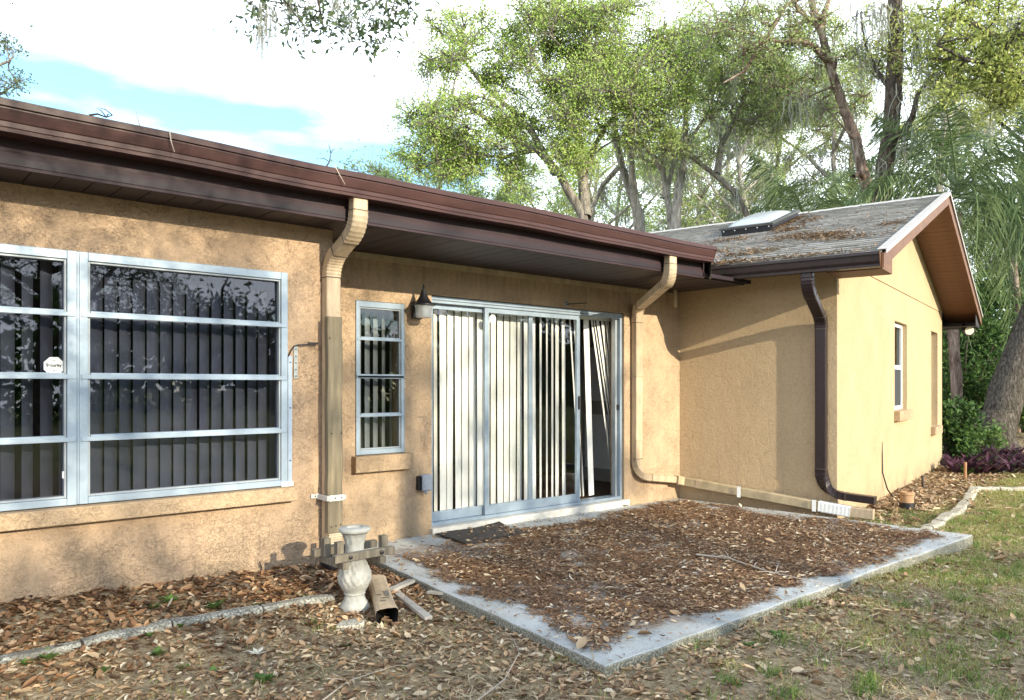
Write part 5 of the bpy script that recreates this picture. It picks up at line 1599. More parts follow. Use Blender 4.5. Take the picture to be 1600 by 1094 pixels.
make_tree("half dead oak with peeling reddish trunk forking above the gable roof", base, limbs, cl, LEAF_MID, BARK_R, 0.082, 300, 11, 26, 35, twig_r=0.017)
# straight dark trunk
base = gb(pt(1370, 560, 19.5))
limbs = [([base, pt(1370, 400, 19.5), pt(1378, 305, 19.5), pt(1386, 255, 19.5), pt(1392, 200, 19.5), pt(1397, 150, 19.5), pt(1401, 95, 19.5), pt(1403, 40, 19.5), pt(1406, -30, 19.5)], 0.30, 0.19),
         ([pt(1390, 225, 19.5), pt(1412, 205, 19.2), pt(1424, 180, 19), pt(1432, 150, 18.8), pt(1455, 120, 18.6), pt(1490, 80, 18.4)], 0.10, 0.03),
         ([pt(1402, 20, 19.5), pt(1380, 5, 19), pt(1376, 25, 18.8)], 0.05, 0.02), ([pt(1397, 150, 19.5), pt(1370, 110, 20), pt(1350, 70, 20), pt(1345, 20, 20)], 0.06, 0.02)]
cl = ell(1420, 60, 19.5, 50, 60, 1.5, 9, 0.55, rr) + ell(1350, 70, 20.5, 50, 60, 1.5, 6, 0.5, rr)
make_tree("straight dark trunked oak beside the peeling one above the gable", base, limbs, cl, LEAF_YEL, BARK_D, 0.09, 260, 10, 22, 36, moss_len=1.1)
# leaning big oak at the right, its crown reaching back over the picture's upper right
base = gb((20.6, 6.15, 0))
tb = 17.9
limbs = [([base + Vector((0, 0, -0.2)), pt(1556, 660, tb), pt(1572, 610, tb), pt(1594, 550, tb), pt(1622, 490, tb), pt(1655, 420, tb - 0.3), pt(1690, 330, tb - 0.6), pt(1715, 220, tb - 0.8)], 0.44, 0.30),
         ([base + Vector((0.1, -0.1, -0.15)), pt(1552, 690, tb - 0.2), pt(1556, 650, tb - 0.1)], 0.55, 0.38),
         ([pt(1715, 220, tb - 0.8), pt(1680, 130, tb - 1), pt(1610, 75, tb - 1), pt(1540, 50, tb - 1), pt(1480, 20, tb - 1.2)], 0.20, 0.05),
         ([pt(1712, 240, tb - 0.8), pt(1660, 180, tb - 2), pt(1600, 125, tb - 2), pt(1550, 100, tb - 2), pt(1500, 95, tb - 2), pt(1460, 70, tb - 2.2)], 0.14, 0.03),
         ([pt(1715, 220, tb - 0.8), pt(1740, 100, tb), pt(1760, -40, tb)], 0.3, 0.1), ([pt(1690, 330, tb - 0.6), pt(1640, 260, tb + 1), pt(1600, 230, tb + 1.4), pt(1560, 190, tb + 1.5)], 0.12, 0.04)]
cl = ell(1530, 45, tb - 1, 110, 65, 2.0, 34, 0.55, rr) + ell(1570, 130, tb - 1, 70, 60, 1.8, 20, 0.5, rr) + ell(1680, 60, tb, 90, 90, 2.5, 20, 0.8, rr) + ell(1490, 140, tb - 1, 45, 35, 1.2, 7, 0.42, rr)
make_tree("massive leaning oak trunk behind the purple plants at the right border", base, limbs, cl, LEAF_YEL, BARK_BIG, 0.095, 220, 9, 14, 37)
# far left spray
base = gb(pt(-120, 560, 20))
limbs = [([base, pt(-110, 400, 20), pt(-90, 250, 20), pt(-60, 150, 20), pt(-20, 110, 20), pt(15, 95, 20)], 0.22, 0.03), ([pt(-90, 250, 20), pt(-40, 190, 20), pt(0, 150, 20), pt(20, 135, 20)], 0.06, 0.02)]
cl = ell(8, 135, 20, 25, 22, 1, 5, 0.42, rr) + ell(5, 72, 20, 28, 8, 1, 2, 0.35, rr) + ell(-90, 100, 20, 70, 70, 2, 22, 0.8, rr)
make_tree("thin leaved tree showing only its twig ends above the roof at far left", base, limbs, cl, LEAF_OVER, BARK, 0.10, 90, 7, 3, 38)

# further trees behind, each with its own shape
def auto_tree(label, bu, bt, top_v, spread, leaf_mat, bark, seed, per=170, nlimb=5, nclump=36, moss=18, leaf=0.115, r0=0.22, start=0.42, group=None, rcl=0.75):
    r2 = random.Random(seed)
    base = gb(pt(bu, 560, bt)); top = EYE + (603 - top_v) / 1200 * bt - 0.5
    k = 5; p = base.copy(); tr_ = [p.copy()]
    lean = Vector((r2.uniform(-1, 1), r2.uniform(-1, 1), 0)) * 0.10
    for i in range(k):
        p = p + Vector((r2.uniform(-0.25, 0.25), r2.uniform(-0.25, 0.25), 0)) + lean * top / k + Vector((0, 0, top * 0.85 / k)); tr_.append(p.copy())
    limbs = [(tr_, r0, r0 * 0.3)]; cl = []
    for i in range(nlimb):
        f = start + (0.95 - start) * i / max(1, nlimb - 1)
        a = tr_[0].lerp(tr_[-1], f) if False else tr_[min(k - 1, int(f * k))].lerp(tr_[min(k, int(f * k) + 1)], f * k % 1)
        an = r2.uniform(0, 2 * math.pi) + i * 2.4
        L = spread * r2.uniform(0.6, 1.1) * (1.1 - 0.5 * f)
        d = Vector((math.cos(an), math.sin(an), r2.uniform(0.4, 1.0)))
        q1 = a + d * L * 0.4 + Vector((0, 0, L * 0.1)); q2 = q1 + (d + Vector((r2.uniform(-.4, .4), r2.uniform(-.4, .4), 0.2))) * L * 0.35; q3 = q2 + (d + Vector((r2.uniform(-.5, .5), r2.uniform(-.5, .5), 0.1))) * L * 0.3
        limbs.append(([a, q1, q2, q3], r0 * 0.42, r0 * 0.1))
        for j in range(int(nclump * 2.1) // nlimb):
            b = q1.lerp(q3, r2.random() ** 0.7)
            cl.append((b + Vector((r2.gauss(0, 1), r2.gauss(0, 1), r2.gauss(0.3, 0.8))) * L * 0.28, rcl * r2.uniform(0.7, 1.3)))
    return make_tree(label, base, limbs, cl, leaf_mat, bark, leaf, int(per * 1.25), 9, moss, seed, group=group, moss_len=1.2)
G = "oaks standing behind the house"
auto_tree("low leafy oak half hidden by the left end of the largest oak's crown", 700, 30, 210, 4.0, LEAF_MID, BARK, 51, 190, 5, 34, 12, group=G)
auto_tree("pale stemmed oak far behind the largest oak's trunk", 850, 34, 170, 5.0, LEAF_OAK, BARK_P, 52, 170, 6, 36, 16, group=G)
auto_tree("slim oak with bare lower stem between the twisted oak and the leaning oak", 1105, 32, 90, 4.0, LEAF_MID, BARK_P, 53, 120, 6, 30, 24, group=G, start=0.5)
auto_tree("mossy oak rising directly behind the skylight", 1165, 36, 60, 5.0, LEAF_YEL, BARK, 54, 110, 7, 38, 30, group=G, start=0.4)
auto_tree("slim grey oak right of the skylight, moss along its stem", 1225, 30, 70, 3.6, LEAF_MID, BARK_P, 55, 120, 6, 30, 30, group=G, start=0.45)
auto_tree("oak with thin twin limbs left of the peeling trunk", 1285, 33, 40, 4.5, LEAF_YEL, BARK, 56, 120, 7, 34, 26, group=G, start=0.35)
auto_tree("grey oak seen between the peeling trunk and the dark trunk", 1345, 38, 60, 4.5, LEAF_YEL, BARK_P, 57, 130, 6, 34, 24, group=G, start=0.4)
auto_tree("yellow green oak right of the dark trunk behind the palm", 1450, 30, 60, 4.5, LEAF_YEL, BARK_P, 58, 170, 7, 44, 20, group=G, start=0.35)
auto_tree("dense oak behind the palm's right fronds", 1545, 34, 90, 5.5, LEAF_MID, BARK, 59, 230, 7, 60, 14, group=G, start=0.25)
auto_tree("dense oak at the right border behind the leaning trunk", 1620, 28, 160, 5.0, LEAF_BUSH, BARK_D, 60, 230, 7, 56, 10, group=G, start=0.2)
auto_tree("small bright oak low behind the twisted pale oak", 1060, 40, 190, 5.0, LEAF_OAK, BARK_P, 61, 220, 7, 52, 10, group=G, start=0.25)
auto_tree("small bright oak low behind the leaning oak and the skylight", 1185, 44, 160, 6.0, LEAF_OAK, BARK_P, 62, 200, 7, 54, 10, group=G, start=0.25)

auto_tree("airy pale oak low between the largest oak's trunk and the double stemmed oak", 965, 38, 200, 5.0, LEAF_OAK, BARK_P, 63, 200, 7, 44, 14, group=G, start=0.25)
auto_tree("airy oak with thin pale stems left of the largest oak's lower limbs", 780, 36, 230, 5.0, LEAF_MID, BARK_P, 64, 170, 7, 40, 12, group=G, start=0.25)
auto_tree("tall airy oak filling the sky above the leaning oak", 1120, 40, -20, 6.0, LEAF_OAK, BARK_P, 65, 190, 8, 56, 22, group=G, start=0.4)
# overhanging limb above the roof, from a shade oak behind the camera
base = gb((-3.4, -3.6, 0))
limbs = [([base, (-3.3, -3.5, 1.5), (-3.0, -3.2, 3.0), (-2.6, -2.4, 4.4), (-1.4, 0.0, 5.6), (0.6, 2.8, 5.9), (1.9, 4.6, 5.5), (2.6, 5.3, 4.95), (2.95, 5.6, 4.7)], 0.42, 0.025),
         ([(-3.0, -3.2, 3.0), (-2.0, -4.6, 4.6), (-0.8, -5.6, 5.6), (0.8, -6.2, 6.2)], 0.26, 0.06), ([(-3.0, -3.2, 3.0), (-4.4, -3.0, 5.0), (-5.6, -2.6, 6.4)], 0.24, 0.06),
         ([(-2.0, -4.6, 4.6), (-2.6, -7.0, 5.6), (-2.4, -9.0, 6.0)], 0.16, 0.04), ([(-2.6, -2.4, 4.4), (-1.0, -2.6, 5.6), (0.8, -2.6, 6.2)], 0.18, 0.05),
         ([(1.9, 4.6, 5.5), (2.5, 4.9, 5.0), (3.0, 5.1, 4.75), (3.35, 5.15, 4.6)], 0.035, 0.01), ([(2.6, 5.3, 4.95), (2.5, 5.7, 4.65), (2.42, 5.95, 4.5)], 0.022, 0.008)]
cl = []
r2 = random.Random(77)
for (u, v, t) in ((400, 15, 6.2), (425, 25, 6.0), (455, 20, 6.1), (480, 45, 5.9), (505, 40, 6.0), (530, 35, 5.8), (555, 55, 6.0), (575, 30, 6.1), (600, 45, 5.9), (620, 20, 6.0), (640, 5, 6.2), (500, 5, 6.3), (560, 0, 6.2), (610, 70, 5.9), (440, -10, 6.3), (585, -20, 6.2)):
    cl.append((pt(u, v + 2, t), 0.20 * r2.uniform(0.8, 1.2)))
over = cl; cl2 = []
for i in range(70):
    a = r2.random() * 2 * math.pi
    rd = math.sqrt(r2.random())
    cl2.append((Vector((-2.4 + 4.4 * rd * math.cos(a), -4.4 + 4.6 * rd * math.sin(a), 5.0 + r2.uniform(-1.0, 2.6))), r2.uniform(0.7, 1.1)))
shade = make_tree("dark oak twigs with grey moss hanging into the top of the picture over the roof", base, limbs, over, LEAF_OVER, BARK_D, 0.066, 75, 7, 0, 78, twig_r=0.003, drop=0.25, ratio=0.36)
mo = Acc()
for (u, v, t, L, n, sp) in ((418, 12, 5.9, 0.50, 70, 0.04), (412, 40, 5.9, 0.35, 40, 0.03), (452, 0, 6.0, 0.40, 30, 0.03), (530, -5, 5.9, 0.50, 60, 0.05), (545, 20, 5.9, 0.35, 40, 0.04), (490, 0, 6.0, 0.3, 20, 0.03), (470, 45, 5.9, 0.3, 10, 0.02)):
    n0 = mo.n
    c = np.array(pt(u, v, t))
    k = 5; p = c + rng.normal(size=(n, 3)) * np.array([sp, sp, 0.03]); w_ = rng.uniform(0.0015, 0.004, size=n); th_ = rng.uniform(0, math.pi, size=n)
    side = np.stack([np.cos(th_), np.sin(th_), np.zeros(n)], 1); cur = p.copy(); rows = []; LL = L * rng.uniform(0.25, 1, size=n)
    for i in range(k + 1):
        ww = (w_ * (1 - 0.8 * i / k))[:, None]; rows += [cur - side * ww, cur + side * ww]
        cur = cur + np.stack([rng.normal(size=n) * 0.012, rng.normal(size=n) * 0.012, -LL / k], 1)
    v_ = np.stack(rows, 1).reshape(-1, 3); b0 = (np.arange(n) * 2 * (k + 1))[:, None]
    mo.add(v_, np.concatenate([b0 + np.array([[2 * i, 2 * i + 1, 2 * i + 3, 2 * i + 2]]) for i in range(k)], 0))
mo.build("hanging_moss", MOSS, shade, base)
# the same oak's unseen crown, leaves spread evenly to thin the window wall's sun
lv = Acc()
for (c, r) in cl2[:24]:
    pc = np.array(c) + rng.normal(size=(700, 3)) * r * 0.66
    v_, q_ = leaf_quads(pc, 0.050, 0.5); lv.add(v_, q_)
pc = rng.normal(size=(62000, 3)); pc /= np.linalg.norm(pc, axis=1, keepdims=True); pc *= rng.uniform(0, 1, (62000, 1)) ** (1 / 3.0)
pc = pc * np.array([[4.8, 4.6, 2.3]]) + np.array([[-2.2, -4.8, 5.6]])
v_, q_ = leaf_quads(pc, 0.050, 0.5); lv.add(v_, q_)
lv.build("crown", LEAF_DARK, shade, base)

# trees behind the camera that the windows mirror
def back_tree(label, x, y, h, spread, seed, per=150, n=46, leaf=0.24, zlo=0.35):
    r3 = random.Random(seed)
    base = gb((x, y, 0)); k = Vector((r3.uniform(-.6, .6), r3.uniform(-.6, .6), h * 0.5))
    limbs = [([base, base + k * 0.5, base + k, base + k * 1.5], 0.3, 0.1)]; cl = []
    for i in range(5):
        an = i * 1.26 + r3.random(); d = Vector((math.cos(an), math.sin(an), 0.5)) * spread
        limbs.append(([base + k * (0.6 + 0.12 * i), base + k + d * 0.5, base + k * 1.25 + d * 0.9], 0.14, 0.03))
    for i in range(n):
        an = r3.random() * 6.283; rd = math.sqrt(r3.random()) * spread
        cl.append((base + Vector((rd * math.cos(an), rd * math.sin(an), h * r3.uniform(zlo, 0.95) * (1 - 0.3 * (rd / spread) ** 2))), r3.uniform(0.8, 1.3)))
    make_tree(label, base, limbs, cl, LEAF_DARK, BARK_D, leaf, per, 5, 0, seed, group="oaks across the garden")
back_tree("dark oak across the garden facing the left window", 4.4, -15, 9.0, 3.7, 81, per=320, n=56, leaf=0.085, zlo=0.5)  # unseen; its thin crown is placed to filter sun on the door wall
back_tree("tall dark oak across the garden behind the shade oak", -3.5, -16, 8.5, 4.0, 82)
back_tree("dark oak across the garden facing the narrow window", 10.0, -19, 6.4, 3.8, 83)
back_tree("dark oak across the garden facing the patio door", 14.0, -16, 4.6, 3.4, 84)
back_tree("dark oak across the garden furthest to the right", 23.0, -14, 5.2, 3.6, 85)

# distant woods all round
n = 52000
ang = rng.uniform(0, 2 * math.pi, n); rad = rng.uniform(44, 62, n)
hh = 6.0 + 2.6 * np.sin(ang * 9.0) * np.sin(ang * 4.0 + 1) + 1.2 * np.sin(ang * 31)
cz = np.abs(rng.uniform(0, 1, n)) * hh
c = np.stack([rad * np.cos(ang), rad * np.sin(ang), cz], 1)
v_, q_ = leaf_quads(c, 0.75, 0.7)
woods = raw_mesh("distant_woods", v_, q_, LEAF_BUSH); tag(woods, "far off green woods closing the garden all round", kind='stuff')

# palms
def frond_mesh(L, droop, seed, nl=54):
    r3 = np.random.default_rng(seed)
    s = np.linspace(0, 1, 16)
    x = L * (s - 0.18 * s ** 2); z = L * (0.55 * s - droop * s ** 2)
    ra = MB(); ra.tube([(a, 0, b) for a, b in zip(x, z)], [0.028 * (1 - 0.85 * q) + 0.003 for q in s], 5)
    v, q = mb_np(ra); acc = Acc(); acc.add(v, q)
    t = np.linspace(0.14, 1.0, nl)
    px_ = np.interp(t, s, x); pz_ = np.interp(t, s, z)
    V = []
    for sg in (-1, 1):
        for i in range(nl):
            ll = L * 0.26 * math.sin(math.pi * min(1, 0.18 + 0.80 * t[i])) * r3.uniform(0.8, 1.15) + 0.08
            a = np.array([px_[i], 0, pz_[i]])
            out = np.array([0.45 + r3.normal() * 0.12, sg * (0.85 + r3.normal() * 0.15), -0.15 + r3.normal() * 0.35])
            m1 = a + out * ll * 0.5; e1 = a + out * ll + np.array([0, 0, -ll * (0.45 + 0.4 * r3.random())])
            w_ = np.array([0.016, 0, 0.006])
            V += [a - w_ * 0.6, a + w_ * 0.6, m1 + w_, m1 - w_, m1 - w_, m1 + w_, e1 + w_ * 0.15, e1 - w_ * 0.15]
    V = np.array(V); acc.add(V, np.arange(len(V)).reshape(-1, 4))
    v = np.concatenate(acc.v); q = np.concatenate(acc.q)
    o = raw_mesh("frond", v, q, LEAF_PALM)
    me = o.data; bpy.data.objects.remove(o); return me
fm_ = [frond_mesh(3.2, d, 100 + i) for i, d in enumerate((0.35, 0.75, 1.15, 1.5))]
def palm(label, top, base, nf, sc, seed, rt=0.125, az0=0.0):
    r3 = random.Random(seed)
    t = thing("palm_tree", label, "palm", base)
    m = MB(); top = Vector(top)
    P_ = [Vector(base).lerp(top, i / 10) + Vector((0.06 * math.sin(i), 0.05 * math.cos(i * 1.3), 0)) for i in range(11)]
    rad = [rt * (1.25 - 0.35 * i / 10) * (1 + 0.05 * (i % 2)) for i in range(11)]
    m.tube(P_, rad, 10).build("trunk", BARK_R, t, smooth=True)
    for i in range(nf):
        f = i / nf
        me = fm_[min(3, int(f * 4))]
        share("frond", me, t, P_[-1] + Vector((0, 0, 0.1 - 0.25 * f)), (r3.uniform(-0.25, 0.25), R(-32 + 62 * f) + r3.uniform(-0.1, 0.1), az0 + i * 2.399 + r3.uniform(-0.2, 0.2)))
        t.children[-1].scale = (sc, sc, sc)
    return t
b0 = gb(pt(1489, 640, 19))
pm0 = palm("feathery palm beside the gable with fronds arching over the roof", pt(1500, 300, 19), b0, 19, 0.92, 5)
for (az, pit, sc_) in ((-41, 6, 1.0), (-58, 14, 0.95), (-20, 10, 1.0), (-75, 20, 0.9)):
    o = share('frond', fm_[3], pm0, pt(1500, 318, 19), (0, R(pit), R(az))); o.scale = (sc_, sc_, sc_)
b1 = gb(pt(1245, 640, 25))
palm("smaller feathery palm just showing over the gable ridge right of the skylight", pt(1262, 345, 25), b1, 16, 0.75, 6)
b2 = gb(pt(1590, 640, 24))
palm("palm with pale fronds behind the first palm at the right border", pt(1585, 330, 24), b2, 11, 0.8, 9)

# understorey shrubs by the far corner of the gable
def shrub(label, c, r, h, mat, n, leaf, seed, group=None, name="shrub"):
    r3 = random.Random(seed); base = gb(c)
    limbs = []; cl = []
    for i in range(6):
        an = i * 1.05 + r3.random(); d = Vector((math.cos(an) * r * 0.6, math.sin(an) * r * 0.6, h * r3.uniform(0.6, 0.9)))
        limbs.append(([base, base + d * 0.45 + Vector((0, 0, 0.1 * h)), base + d], 0.03 + 0.01 * h, 0.01))
    for i in range(n):
        an = r3.random() * 6.283; rd = math.sqrt(r3.random()) * r; zz = h * (0.12 + 0.88 * r3.random())
        cl.append((base + Vector((rd * math.cos(an), rd * math.sin(an), zz)), 0.16 * (r + h) * 0.6 * r3.uniform(0.7, 1.2)))
    return make_tree(label, base, limbs, cl, mat, BARK_D, leaf, 150, 5, 0, seed, name=name, cat="shrub", group=group, twig_r=0.006)
GS = "shrubs beyond the gabled wing"
shrub("low bright green shrub against the far corner of the gable wall", (16.3, 5.6), 0.55, 1.1, LEAF_BUSH, 20, 0.11, 201, GS)
shrub("tall dark shrub behind the palm trunk", pt(1510, 600, 23), 1.6, 3.6, LEAF_BUSH, 44, 0.15, 202, GS)
shrub("tall shrub left of the leaning oak's trunk under the palm frond", pt(1545, 600, 25), 1.8, 4.6, LEAF_BUSH, 52, 0.15, 203, GS)
shrub("tall shrub behind the leaning oak trunk", pt(1600, 600, 24), 1.8, 3.6, LEAF_BUSH, 46, 0.15, 204, GS)
shrub("broad shrub far behind the gable corner", pt(1480, 600, 28), 2.0, 4.0, LEAF_BUSH, 46, 0.16, 205, GS)
shrub("bright shrub right of the leaning oak at the picture border", pt(1640, 620, 21), 1.3, 2.0, LEAF_WEED, 30, 0.13, 206, GS)
shrub("small fern like shrub at the foot of the leaning oak", pt(1530, 682, 17.2), 0.45, 0.55, LEAF_WEED, 14, 0.09, 207, GS)
shrub("yellow green shrub high under the palm at the right", pt(1590, 600, 29), 2.4, 5.6, LEAF_WEED, 46, 0.17, 208, GS)

def rosette(label_list, spots, mat, name, cat, group, L, w, n, seed, up=0.6, scale=(0.8, 1.25)):
    """low plants: blades fanning out of one point"""
    mes = []
    for s in range(3):
        r3 = np.random.default_rng(seed + s); V = []
        for i in range(n):
            an = i * 2.399 + r3.normal() * 0.3; el = r3.uniform(0.25, 1.0) * up * 1.4
            d = np.array([math.cos(an), math.sin(an), el]); d /= np.linalg.norm(d); sd_ = np.array([-math.sin(an), math.cos(an), 0.0])
            l = L * r3.uniform(0.6, 1.1); ww = w * r3.uniform(0.8, 1.2)
            b = np.array([r3.normal() * L * 0.12, r3.normal() * L * 0.12, 0.0])
            m1 = b + d * l * 0.5 + np.array([0, 0, 0.05 * l]); e = b + d * l - np.array([0, 0, 0.12 * l])
            V += [b, m1 - sd_ * ww, e, m1 + sd_ * ww]
        V = np.array(V); o = raw_mesh(name, V, np.arange(len(V)).reshape(-1, 4), mat); mes.append(o.data); bpy.data.objects.remove(o)
    r3 = random.Random(seed)
    for i, (x, y) in enumerate(spots):
        o = share(name, mes[i % 3], None, (x, y, float(ground_z(x, y)) - 0.004), (0, 0, r3.uniform(0, 6.28)))
        s = r3.uniform(*scale); o.scale = (s, s, s)
        tag(o, label_list[i % len(label_list)] if len(label_list) < len(spots) else label_list[i], cat, group)
# purple ground plants: nothing tells them apart in their drift
sp = []
r3 = random.Random(44)
for i in range(46):
    u = r3.uniform(1482, 1640); t = r3.uniform(12.8, 16.2)
    p = pt(u, 700, t); sp.append((p.x, p.y))
rosette(["purple strap leaved plant in the drift before the leaning oak trunk"], sp, LEAF_PURP, "purple_plant", "plant", "purple plants beyond the gabled wing", 0.34, 0.028, 26, 300, 0.9)
sp = []
for (u, v) in ((1512, 742), (1575, 738), (1530, 735), (1505, 712), (1590, 722), (1550, 715)):
    d_ = (1.45 + 0.03) * 1200 / (v - 603); p = pt(u, v, d_); sp.append((p.x, p.y))
rosette(["fresh green tuft beside the short wooden stake", "fresh green tuft at the front right of the purple plants", "fresh green tuft at the front middle of the purple plants", "fresh green tuft at the far corner of the gable wall", "fresh green tuft among purple plants right of the leaning trunk", "fresh green tuft just in front of the leaning oak trunk"], sp, LEAF_WEED, "green_tuft", "plant", "green tufts among the purple plants", 0.26, 0.03, 22, 320, 0.9)
# weeds in the leaf litter
wl_ = [(40, 992, "leafy weed in the bed at the left picture border"), (72, 985, "small weed beside the leafy one at the left border"), (240, 938, "small pale weed near the wall under the window mullion"),
       (264, 932, "taller weed near the wall under the window mullion"), (282, 958, "dark leaved weed in the middle of the bed"), (334, 934, "bluish weed in the bed under the right window"),
       (401, 940, "upright weed beside the thin black rod"), (232, 985, "weed growing over the concrete edging"), (478, 935, "weed near the right end of the edging"), (486, 975, "lush weed beside the grey stepping stone"),
       (245, 1018, "weed just below the concrete edging"), (157, 1052, "lone weed in the lawn at the lower left"), (285, 1046, "weed in the lawn below the middle of the edging"), (335, 1052, "bright weed in the lawn left of the dry stem"),
       (412, 1066, "weed at the lower border of the picture"), (540, 1010, "pale weed near the loose wood strips"), (1170, 1010, "single upright weed in the lawn before the patio's front edge"),
       (1435, 880, "tuft of weed against the front edge of the patio"), (1400, 892, "broad weed patch against the front edge of the patio"), (1340, 905, "small weed at the front edge of the patio"), (1530, 850, "weed tuft at the right front corner of the patio"), (1215, 995, "flat weed in the lawn right of the upright one")]
sp = []; lb = []
for (u, v, l) in wl_:
    z = 0.05
    for _ in range(4):
        d_ = (EYE - z) * 1200 / (v - 603); p = pt(u, v, d_); z = float(ground_z(p.x, p.y))
    sp.append((p.x, p.y)); lb.append(l)
rosette(lb, sp, LEAF_WEED, "weed", "weed", "small green weeds in the leaf litter", 0.060, 0.013, 20, 340, 0.8, (0.7, 1.4))

# ------------------------------------------------------------------ fallen leaves, catkins, grass
def in_slab(x, y):
    xl = 2.79 + (y - 2.48) / 3.13 * 0.34; xr = 7.80 - (y - 2.47) / 3.13 * 0.18
    return (y > 2.475) & (x > xl) & (x < xr)
def in_house(x, y):
    dx, dy = x - WC.x, y - WC.y
    p = dx * WP.x + dy * WP.y; q = dx * WQ.x + dy * WQ.y
    return ((x < 2.68) & (y > 4.94)) | ((x < 7.7) & (y > 5.56)) | ((p > -0.02) & (q > -0.02) & (p < 7.64))
def fbm(x, y, s, seed=0):
    o = 0; a = 1.0
    for k in range(4):
        o = o + a * np.sin(x * s * 1.7 + 1.3 * np.sin(y * s * 1.1 + seed + k) + seed * 2.1) * np.sin(y * s * 1.9 + 1.7 * np.sin(x * s * 0.9 + k * 1.7) + seed)
        a *= 0.55; s *= 2.03
    return o
def leaf_tris(x, y, z, L, W, tilt=0.35):
    n = len(x)
    an = rng.uniform(0, 2 * math.pi, n); ti = rng.normal(size=n) * tilt; ro = rng.normal(size=n) * tilt * 1.3
    k_ = np.exp(rng.normal(size=n) * 0.28); L = L * k_ * rng.uniform(0.8, 1.2, n); W = W * k_ * rng.uniform(0.7, 1.35, n)
    d = np.stack([np.cos(an) * np.cos(ti), np.sin(an) * np.cos(ti), np.sin(ti)], 1)
    s0 = np.stack([-np.sin(an), np.cos(an), np.zeros(n)], 1)
    up = np.cross(d, s0)
    s = s0 * np.cos(ro)[:, None] + up * np.sin(ro)[:, None]; up = np.cross(d, s)
    c = np.stack([x, y, z + np.abs(np.sin(ti)) * L * 0.5 + 0.003], 1)
    Lc = L[:, None]; Wc = W[:, None]
    curl = rng.uniform(0.0, 0.22, n)[:, None]; curl2 = rng.uniform(-0.05, 0.25, n)[:, None]
    base = c - d * Lc * 0.5 + up * Lc * curl2 * 0.6; tip = c + d * Lc * 0.5 + up * Lc * curl2
    m1 = c - d * Lc * 0.18; m2 = c + d * Lc * 0.2
    l1 = m1 + s * Wc * 0.42 + up * Lc * curl; r1 = m1 - s * Wc * 0.42 + up * Lc * curl
    l2 = m2 + s * Wc * 0.45 + up * Lc * curl; r2_ = m2 - s * Wc * 0.45 + up * Lc * curl
    v = np.stack([base, r1, m1, l1, r2_, m2, l2, tip], 1).reshape(-1, 3)
    b = (np.arange(n) * 8)[:, None]
    t = np.concatenate([b + np.array([[k]]) if False else b + np.array([k]) for k in ([0, 1, 2], [0, 2, 3], [1, 4, 5], [1, 5, 2], [2, 5, 6], [2, 6, 3], [4, 7, 5], [5, 7, 6])], 0)
    return v, t
def scatter(n, x0, x1, y0, y1, dens):
    x = rng.uniform(x0, x1, n); y = rng.uniform(y0, y1, n)
    k = rng.uniform(0, 1, n) < dens(x, y)
    return x[k], y[k]
# bed under the windows, darker older leaves
area = 4.6 * 1.0
x, y = scatter(24000, -1.4, 3.2, 4.0, 5.6, lambda x, y: np.where((~in_house(x, y)) & (~in_slab(x, y)), np.clip(0.25 + 0.75 * sstep(4.25, 4.45, y) * 1.0 + 0.5 * sstep(2.2, 2.6, x), 0, 1) * np.clip(0.75 + 0.35 * fbm(x, y, 2.0, 3), 0, 1), 0))
v_, t_ = leaf_tris(x, y, ground_z(x, y), 0.041, 0.018, 0.24)
o = raw_mesh("bed_leaves", v_, t_, DEADLEAF_B, tris=True); tag(o, "russet oak leaves heaped in the bed under the window wall", kind='stuff')
# lawn and gable bed
def lawn_d(x, y):
    ok = (~in_house(x, y)) & (~in_slab(x, y)) & (y < 4.5)
    xl = 2.79 + (y - 2.48) / 3.13 * 0.34
    nearl = np.exp(-np.clip(xl - x, 0, 9) / 0.35) * (y > 2.3) * (x < xl + 0.02)
    nearf = np.exp(-np.clip(2.47 - y, 0, 9) / 0.22) * (x > 2.7) * (x < 7.9)
    bed = sstep(3.35, 3.75, y - 0.13 * (x - 9.5)) * (x > 8.0)
    near_edge = np.exp(-np.abs(y - 4.1) / 0.45) * (x < 2.9)
    d = 0.33 + 0.18 * fbm(x, y, 1.1, 5) + 0.75 * nearl + 0.55 * nearf + 0.9 * bed + 0.5 * near_edge
    d = d * np.where(x > 8.5, 0.8, 1.0)
    return np.where(ok, np.clip(d, 0.03, 1), 0)
x, y = scatter(190000, -1.6, 17.0, 0.3, 6.8, lawn_d)
v_, t_ = leaf_tris(x, y, ground_z(x, y), 0.038, 0.0165, 0.20)
o = raw_mesh("lawn_leaves", v_, t_, DEADLEAF, tris=True); tag(o, "tan fallen oak leaves over the lawn and the gable bed", kind='stuff')
x, y = scatter(16000, 7.0, 24.0, -4.0, 6.5, lambda x, y: np.where(in_house(x, y) | in_slab(x, y), 0, 0.35 + 0.3 * fbm(x, y, 0.7, 2)))
v_, t_ = leaf_tris(x, y, ground_z(x, y), 0.075, 0.032, 0.30)
o = raw_mesh("far_lawn_leaves", v_, t_, DEADLEAF, tris=True); tag(o, "scattered dry leaves on the far lawn towards the leaning oak", kind='stuff')
x, y = scatter(16000, 8.2, 16.0, 3.2, 6.2, lambda x, y: np.where(in_house(x, y), 0, sstep(3.25, 3.5, y - 0.13 * (x - 9.5)) * np.clip(0.7 + 0.4 * fbm(x, y, 2.0, 1), 0, 1)))
v_, t_ = leaf_tris(x, y, ground_z(x, y) + 0.004, 0.060, 0.028, 0.25)
o = raw_mesh("gable_bed_leaves", v_, t_, DEADLEAF, tris=True); tag(o, "golden dry leaves filling the bed along the gable wall", kind='stuff')
